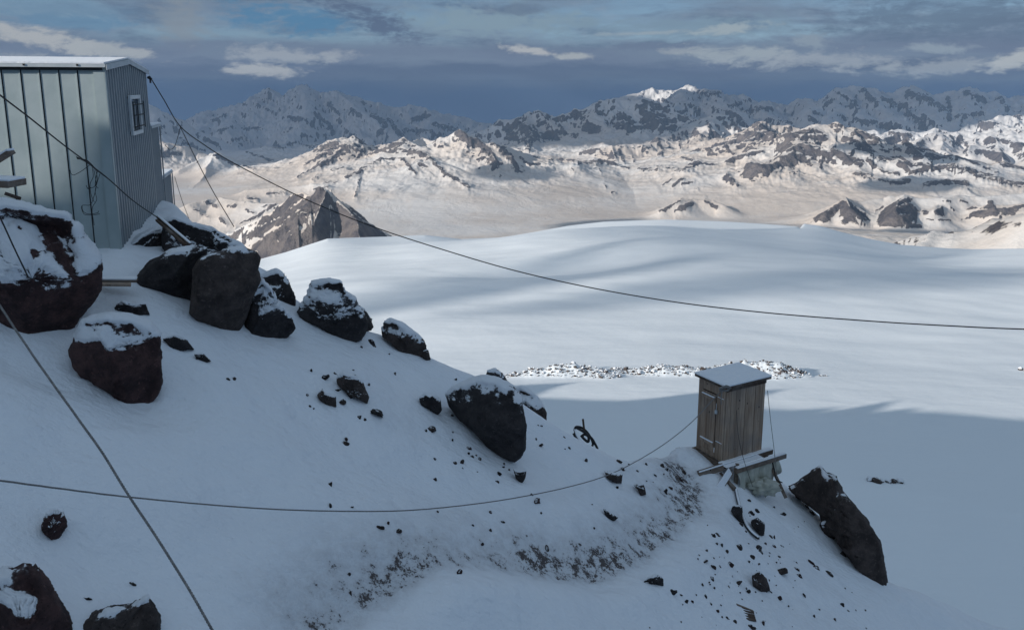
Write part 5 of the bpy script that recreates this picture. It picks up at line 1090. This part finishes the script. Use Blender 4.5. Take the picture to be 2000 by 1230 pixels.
g = MB(); g.box(Q(.0, -.027, -.02), e1*.05, e2*.0-e2*.0+e2*.001, UP*.01)
# roof
g = MB(); g.box(Q(-.10, -.10, OH+.0), e1*(L1+.20), e2*(L2_+.18), UP*.055); r_ = g.build('roof', M['wood_dark'], out, .004)
g = MB(); g.box(Q(-.11, -.11, OH+.057), e1*(L1+.22), e2*(L2_+.20), UP*.045); s_ = g.build('roof_snow', M['cap'], r_, .02)
s_.modifiers['bevel'].segments = 3
g = MB(); g.box(Q(-.012, -.034, OH-.10), e1*(L1+.01), -e2*.012, UP*.09); g.build('roof_fascia', M['wood_dark'], r_)
bake_parent(out)
# platform: beams, props, boards, tarpaulin
gz = lambda p: float(ground(p[0], p[1]))
pf = empty('timber_platform', tuple(Q(.6, .5, -.7))); tag(pf, 'snowy timber platform and props carrying the outhouse over the slope', 'platform')
g = MB(); g.box(Q(-.15, -.12, -.14), e1*(L1+.45), e2*.09, UP*.115); g.build('beam', M['wood_h'], pf, .004)
g = MB(); g.box(Q(.08, -.40, -.17), e1*(L1+.38), e2*.10, UP*.11); g.build('beam', M['wood_h'], pf, .004)
g = MB(); g.box(Q(-.1, L2_-.02, -.14), e1*(L1+.2), e2*.10, UP*.115); g.build('beam', M['wood_h'], pf, .004)
g = MB(); g.box(Q(-.35, L2_+.08, -.16), e1*.14, e2*.30, UP*.05); g.box(Q(-.12, -.05, -.145), e1*.1, e2*(L2_+.1), UP*.11); g.box(Q(L1+.0, -.02, -.145), e1*.1, e2*(L2_+.1), UP*.11); g.build('joist', M['wood_h'], pf, .004)
g = MB(); g.box(Q(-.14, -.13, -.022), e1*(L1+.42), e2*.13, UP*.035); g.box(Q(.10, -.40, -.058), e1*(L1+.33), e2*.09, UP*.03); g.box(Q(-.12, -.26, -.045), e1*(L1-.1), e2*.14, UP*.02); g.build('beam_snow', M['cap'], pf, .012)
# snowy leaning board at the left, brown low board, props
pA, pB = Q(-.02, -.30, -.12), at(1405, 954, 16.80)
g = MB(); g.beam(pA, pB, .17, .035, up=(0.2, -1, .3)); lb = g.build('leaning_board', M['wood_h'], pf, .004)
g = MB(); g.beam(pA+np.array([-.02, -.03, .02]), pB+np.array([-.02, -.03, .02]), .165, .02, up=(0.2, -1, .3)); g.build('board_snow', M['cap'], lb, .006)
g = MB(); g.beam(at(1364, 926, 17.15), at(1412, 911, 17.40), .07, .16, up=(0, .3, 1)); lo_ = g.build('low_board', M['wood_h'], pf, .004)
g = MB(); g.beam(at(1364, 921, 17.15), at(1412, 906, 17.40), .08, .03, up=(0, .3, 1)); g.build('board_snow', M['cap'], lo_, .006)
for (a_, b_) in (((1497, 890, 18.20), (1535, 972, 17.70)), ((1494, 885, 19.00), (1500, 950, 18.80)), ((1440, 905, 17.60), (1436, 948, 17.50)), ((1372, 905, 18.40), (1385, 940, 17.40)), ((1405, 925, 17.50), (1435, 955, 17.00)), ((1500, 905, 18.30), (1492, 965, 17.80))):
    g = MB(); g.beam(at(*a_), at(*b_), .08, .08, up=(0, 1, .2)); g.build('prop', M['wood_h'], pf, .004)
bake_parent(pf)
# tarpaulin hanging under the outer beam
ns, nt = 46, 26; V = np.zeros((nt, ns, 3))
for j in range(nt):
    for i in range(ns):
        u, v = i/(ns-1), j/(nt-1)
        a = .12+u*(L1+.12); fold = .05*math.sin(u*19+1.2*math.sin(v*4))*(.3+v)+.03*math.sin(u*41+v*5)
        drop = .66*(1-.25*(2*u-1)**2)+.07*math.sin(u*11)
        V[j, i] = Q(a+.05*v*math.sin(u*7), -.33-fold-.12*math.sin(v*2.8)+.05*v, -.16-v*drop)
g = MB(); g.add(V.reshape(-1, 3), [tuple(q_) for q_ in grid_faces(nt, ns)])
tp = g.build('tarpaulin', M['tarp'], None, smooth=True); md_ = tp.modifiers.new('solid', 'SOLIDIFY'); md_.thickness = .012
tag(tp, 'pale green tarpaulin hanging in folds under the outhouse platform', 'tarpaulin')
# bundled sack at its right foot
ns, nt = 40, 24; g = MB(); c0_ = at(1490, 950, 17.55); V = []
for j in range(nt):
    for i in range(ns):
        th, ph = 2*math.pi*i/ns, math.pi*j/(nt-1); rr_ = 1+.16*math.sin(5*th+3*ph)+.10*math.sin(9*th-4*ph)+.08*math.sin(13*ph+2*th)
        V.append(c0_+np.array([.36*rr_*math.sin(ph)*math.cos(th), .26*rr_*math.sin(ph)*math.sin(th), .17*rr_*math.cos(ph)]))
g.add(V, [tuple(q_) for q_ in grid_faces(nt, ns, True)]); tag(g.build('plastic_sheeting', M['tarp'], None, smooth=True), 'crumpled heap of dirty plastic sheeting at the foot of the tarpaulin', 'plastic sheeting')

# ------------------------------------------------------------ ropes, cables
def cable(name, pts, r, mat, label, cat='cable', n=14, sides=8):
    P_ = spline([at(*p) for p in pts], n); g = MB(); g.tube(P_, r, sides); o = g.build(name, mat, None, smooth=True); return tag(o, label, cat)
hk = HOOK; hkY = hk[1]
cable('power_cable', [(292, 149, hkY), (320, 195, 18.6), (352, 247, 18.8), (400, 284, 18.7), (455, 318, 18.6), (560, 372, 18.4), (640, 408, 18.2), (740, 447, 18), (860, 486, 17.7), (1000, 527, 17.3), (1150, 561, 16.8), (1320, 590, 16.3), (1500, 611, 15.7), (1700, 627, 15), (1850, 636, 14.5), (2010, 643, 14), (2300, 648, 13)], 0.0115, M['cable'], 'long black cable sagging from the hut corner across the whole glacier')
cable('guy_wire', [(352, 248, 18.8), (380, 305, 18.3), (415, 372, 17.8), (457, 443, 17.2)], .009, M['cable'], 'thin guy wire running from the cable joint down to the rocks', 'wire')
cable('cable_loop', [(322, 283, 19.2), (332, 292, 19.1), (342, 284, 19), (352, 250, 18.8)], .007, M['cable'], 'short slack loop between hut annex and cable joint', 'wire')
cable('guy_wire', [(341, 345, 21.8), (355, 390, 21.0), (370, 430, 20.4)], .007, M['cable'], 'fine wire dropping from the lowest annex corner', 'wire')
cable('twisted_wire', [(-30, 160, 8.5), (0, 186, 8.8), (60, 232, 9.6), (120, 280, 10.6), (172, 319, 11.6), (210, 348, 12.4), (260, 392, 13.5), (312, 428, 14.8)], .0095, M['cable'], 'dark wire slanting down across the front of the hut', 'wire')
g = MB()
P0 = [(150, 307, 11.2), (170, 316, 11.5), (190, 334, 11.9), (210, 350, 12.3)]
for k in range(3):
    g.tube(spline([at(a+random.uniform(-2, 2), b+random.uniform(-3, 3), c_) for a, b, c_ in P0], 8), .008, 6)
for pts in [[(176, 322), (158, 335), (142, 342), (136, 332)], [(180, 326), (182, 345), (176, 360), (178, 380), (184, 395)], [(186, 328), (190, 350), (184, 365), (170, 368)], [(183, 330), (188, 360), (183, 385), (176, 400), (160, 402), (164, 418), (180, 420), (195, 418)],
            [(190, 335), (186, 360), (192, 368)], [(195, 340), (186, 372), (189, 390), (180, 408), (184, 440)], [(160, 402), (162, 412), (172, 418), (190, 416), (192, 412)], [(168, 362), (172, 369), (178, 366)]]:
    g.tube(spline([at(a, b, 11.9+i*.03) for i, (a, b) in enumerate(pts)], 7), .0045, 5)
tag(g.build('wire_tangle', M['cable'], None, smooth=True), 'tangle of loose wire ends hanging from the knot in front of the hut', 'wire')
cable('wire', [(-20, 395, 9.2), (0, 425, 9.3), (28, 485, 9.5), (55, 541, 9.75)], .009, M['cable'], 'dark wire ending on the snow of the huge left boulder', 'wire')
def rope(name, pts, r, label, n=16):
    Q_ = []
    for p in pts:
        h_ = hit(p[0], p[1]); Yp = p[2]
        if h_ is not None and p[1] > 700: Yp = min(Yp, h_[1]-.3)
        Q_.append(at(p[0], p[1], Yp))
    P_ = [np.array(p) for p in spline(Q_, n)]
    # three laid strands
    L = np.concatenate([[0], np.cumsum([np.linalg.norm(P_[i+1]-P_[i]) for i in range(len(P_)-1)])]); m_ = int(min(L[-1]/(r*2.2), 1500)); s_ = np.linspace(0, L[-1], m_)
    A = np.array(P_); D = np.stack([np.interp(s_, L, A[:, k]) for k in range(3)], -1); g = MB()
    for st in range(3):
        out_ = []
        for i in range(m_):
            d = D[min(i+1, m_-1)]-D[max(i-1, 0)]; d /= np.linalg.norm(d); a = np.cross(d, [0, 0, 1]); a /= np.linalg.norm(a); b = np.cross(d, a); ph = s_[i]/(r*7)*2*math.pi+st*2.094
            out_.append(D[i]+r*.5*(math.cos(ph)*a+math.sin(ph)*b))
        g.tube(out_, r*.58, 6)
    return tag(g.build(name, M['rope'], None, smooth=True), label, 'rope')
rope('rope', [(-60, 500, 3.9), (0, 597, 3.6), (70, 702, 3.35), (140, 800, 3.15), (200, 884, 3.0), (248, 962, 2.9), (300, 1040, 2.8), (360, 1135, 2.7), (416, 1232, 2.6), (480, 1350, 2.5)], .0055, 'taut grey rope slanting steeply down at left close to the viewer')
rope('rope', [(-60, 930, 6.0), (0, 938, 6.4), (120, 954, 7.2), (250, 970, 8.1), (420, 986, 9.3), (560, 995, 10.3), (700, 998, 11.3), (800, 996, 12.1), (900, 987, 12.9), (1000, 973, 13.8), (1100, 953, 14.8), (1180, 930, 15.6), (1240, 902, 15.9), (1300, 865, 16.3), (1350, 825, 16.9), (1385, 788, 17.3), (1412, 760, 17.55)], .0100, 'long slack grey rope crossing the snow slope to the outhouse roof corner')
g = MB(); kq = at(1413, 759, 17.5)
for k in range(4):
    g.tube(spline([kq+np.array([.10*math.cos(a)+.02*k, -.03+.03*math.sin(3*a+k), .05*math.sin(a)+.01*k]) for a in np.linspace(0, 6.1, 9)], 4), .014, 6)
g.tube(spline([kq+np.array([-.04, -.04, 0]), kq+np.array([-.06, -.06, -.2]), kq+np.array([-.05, -.06, -.36])], 6), .012, 6)
tag(g.build('rope_knot', M['rope'], None, smooth=True), 'pale rope knot tied at the front corner of the outhouse roof', 'knot')
cable('guy_wire', [(1499, 762, 18.20), (1505, 820, 18.00), (1511, 870, 17.90), (1518, 935, 17.70)], .007, M['rope'], 'thin line from the right roof corner of the outhouse to the ground', 'wire')
cable('guy_wire', [(1438, 800, 17.55), (1442, 850, 17.35), (1452, 895, 17.10), (1470, 950, 16.70)], .0055, M['cable'], 'thin dark line hanging down the plank side of the outhouse', 'wire')
cable('dark_strap', [(1506, 892, 18.10), (1512, 915, 18.00), (1516, 935, 17.90), (1528, 942, 17.80)], .014, M['cable'], 'dark strap dangling from the end of the platform beam', 'strap')
cable('loose_string', [(905, 988, 12.9), (905, 1000, 12.85), (906, 1008, 12.8), (924, 1018, 12.7)], .003, M['rope'], 'short string hanging from the slack rope over open snow', 'string')

# ------------------------------------------------------------ debris
def hose(name, pts, r, label, cat='hose', snow=True, lift=.03):
    P_ = []
    for p in pts:
        q_ = hit(p[0], p[1]) if len(p) == 2 else at(*p)
        if q_ is None: q_ = at(p[0], p[1], 17.)
        P_.append(q_+(UP*lift if len(p) == 2 else 0))
    S_ = spline(P_, 8); g = MB(); g.tube(S_, r, 9)
    if snow:
        root = empty(name, tuple(P_[0])); tag(root, label, cat); g.build('hose', M['hose'], root, smooth=True)
        g = MB(); g.tube([p+UP*r*.75 for p in S_], r*.72, 8); g.build('lying_snow', M['cap'], root, smooth=True); bake_parent(root); return root
    return tag(g.build(name, M['hose'], None, smooth=True), label, cat)
hose('garden_hose', [(1437, 960), (1441, 980), (1448, 1005), (1456, 1028), (1468, 1045), (1481, 1056)], .035, 'snow lined black hose curving down the slope below the outhouse', lift=.06)
YW = 16.9
root = empty('hose_coil', tuple(at(1145, 870, YW))); tag(root, 'coil of black hose standing out of the snow on the ridge line', 'hose')
g = MB(); ring1 = [(1122, 838, YW), (1126, 852, YW-.1), (1136, 864, YW-.15), (1152, 872, YW-.1), (1158, 866, YW), (1150, 848, YW+.1), (1138, 836, YW+.1), (1126, 833, YW)]
g.tube(spline([at(*p) for p in ring1+[ring1[0]]], 6), .026, 8)
g.tube(spline([at(*p) for p in [(1126, 835, YW), (1140, 843, YW), (1155, 855, YW), (1163, 868, YW), (1167, 876, YW)]], 6), .028, 8)
g.tube(spline([at(*p) for p in [(1120, 846, YW), (1128, 860, YW-.1), (1144, 872, YW-.1), (1160, 880, YW-.1), (1175, 886, YW-.1), (1190, 896, YW-.1)]], 6), .026, 8)
g.tube(spline([at(*p) for p in [(1135, 850, YW), (1142, 858, YW), (1149, 862, YW), (1149, 852, YW), (1142, 848, YW), (1137, 851, YW)]], 6), .03, 8)
g.build('coil', M['hose'], root, smooth=True)
g = MB(); g.tube(spline([at(a, b-1.5, c_) for a, b, c_ in [(1122, 838, YW), (1127, 852, YW-.12), (1136, 863, YW-.18), (1150, 871, YW-.12), (1160, 876, YW-.1), (1182, 887, YW-.1)]], 6), .018, 7); g.build('lying_snow', M['cap'], root, smooth=True)
bake_parent(root)
g = MB(); g.tube([at(1138.5, 818, YW+.1), at(1142, 848, YW+.05)], .024, 8); tag(g.build('stake', M['wood_dark'], None), 'thin dark stake sticking up beside the hose coil', 'stake')
g = MB(); g.beam(at(1068, 832, 16.9), at(1100, 848, 16.7), .04, .05); tag(g.build('plank', M['wood_dark'], None), 'short dark stick lying in snow left of the hose coil', 'plank')
def plank(a, b, wd, th, label, snow=True, mat=None, up=(0, 0, 1)):
    a, b = at(*a), at(*b); root = empty('plank', tuple(a)); tag(root, label, 'plank'); g = MB(); g.beam(a, b, wd, th, up); g.build('board', mat or M['wood_h'], root, .003)
    if snow: g = MB(); o_ = UP*(th/2+.012); g.beam(a+o_, b+o_, wd*.92, .025, up); g.build('lying_snow', M['cap'], root, .008)
    bake_parent(root)
plank((308, 424, 14.6), (372, 478, 13.5), .045, .04, 'upper dark plank leaning on the rocks at the hut foot', True, M['wood_dark'])
plank((306, 430, 14.45), (362, 478, 13.35), .045, .04, 'lower dark plank leaning on the rocks at the hut foot', False, M['wood_dark'])
plank((188, 547, 12.4), (268, 547, 12.6), .20, .04, 'snow covered board lying flat between the huge boulder and the wedge rock')
plank((186, 555, 12.1), (256, 556, 12.3), .14, .035, 'bare edged board just under the snow covered one', False, M['wood'])
plank((-12, 318, 9.0), (22, 297, 9.0), .14, .04, 'upper snowy board end poking in at the left edge before the hut')
plank((-25, 355, 8.8), (34, 358, 8.8), .34, .07, 'thick white snowy board end at the left edge above the huge boulder')
plank((10, 378, 9.3), (40, 388, 9.4), .06, .04, 'thin dark lath lying on top of the huge left boulder', False, M['wood_dark'])
# half buried corrugated sheet
root = empty('scrap_sheet', tuple(hit(1442, 1190))); tag(root, 'half buried ribbed grey metal sheet bent over in the lower right snow', 'scrap metal')
bq = hit(1442, 1192); Yd = bq[1]; n = 22; m2 = 14; V = np.zeros((m2, n, 3))
for j in range(m2):
    for i in range(n):
        u, v = i/(n-1), j/(m2-1); px_ = 1408+u*62+(v*6); py_ = 1176+u*16+v*(26-10*abs(u-.5))
        V[j, i] = at(px_, py_, Yd+.25-.30*v-.10*math.sin(u*3.1))+UP*.008*math.sin(v*30)
g = MB(); g.add(V.reshape(-1, 3), [tuple(q_) for q_ in grid_faces(m2, n)]); sh_ = g.build('ribbed_sheet', M['wood_dark'], root, smooth=True); md_ = sh_.modifiers.new('solid', 'SOLIDIFY'); md_.thickness = .02
g = MB(); g.beam(V[0, 10]+UP*.03, V[2, 21]+UP*.02, .05, .04); g.build('batten', M['wood_h'], root); 
bake_parent(root)

# ------------------------------------------------------------ haze: the air between here and the ranges
def haze():
    g = MB(); g.box((-30000, -3000, -1900), (60000, 0, 0), (0, 29500, 0), (0, 0, 2130)); m = bpy.data.materials.new('haze'); m.use_nodes = True; tt = m.node_tree
    for n_ in list(tt.nodes):
        if n_.type == 'BSDF_PRINCIPLED': tt.nodes.remove(n_)
    v = tt.nodes.new('ShaderNodeVolumePrincipled'); v.inputs['Density'].default_value = 2.1e-5; v.inputs['Color'].default_value = (0.40, 0.60, 0.88, 1); v.inputs['Anisotropy'].default_value = 0.0
    tt.links.new(v.outputs[0], tt.nodes['Material Output'].inputs['Volume'])
    tag(g.build('haze', m, None), kind='stuff')
haze()
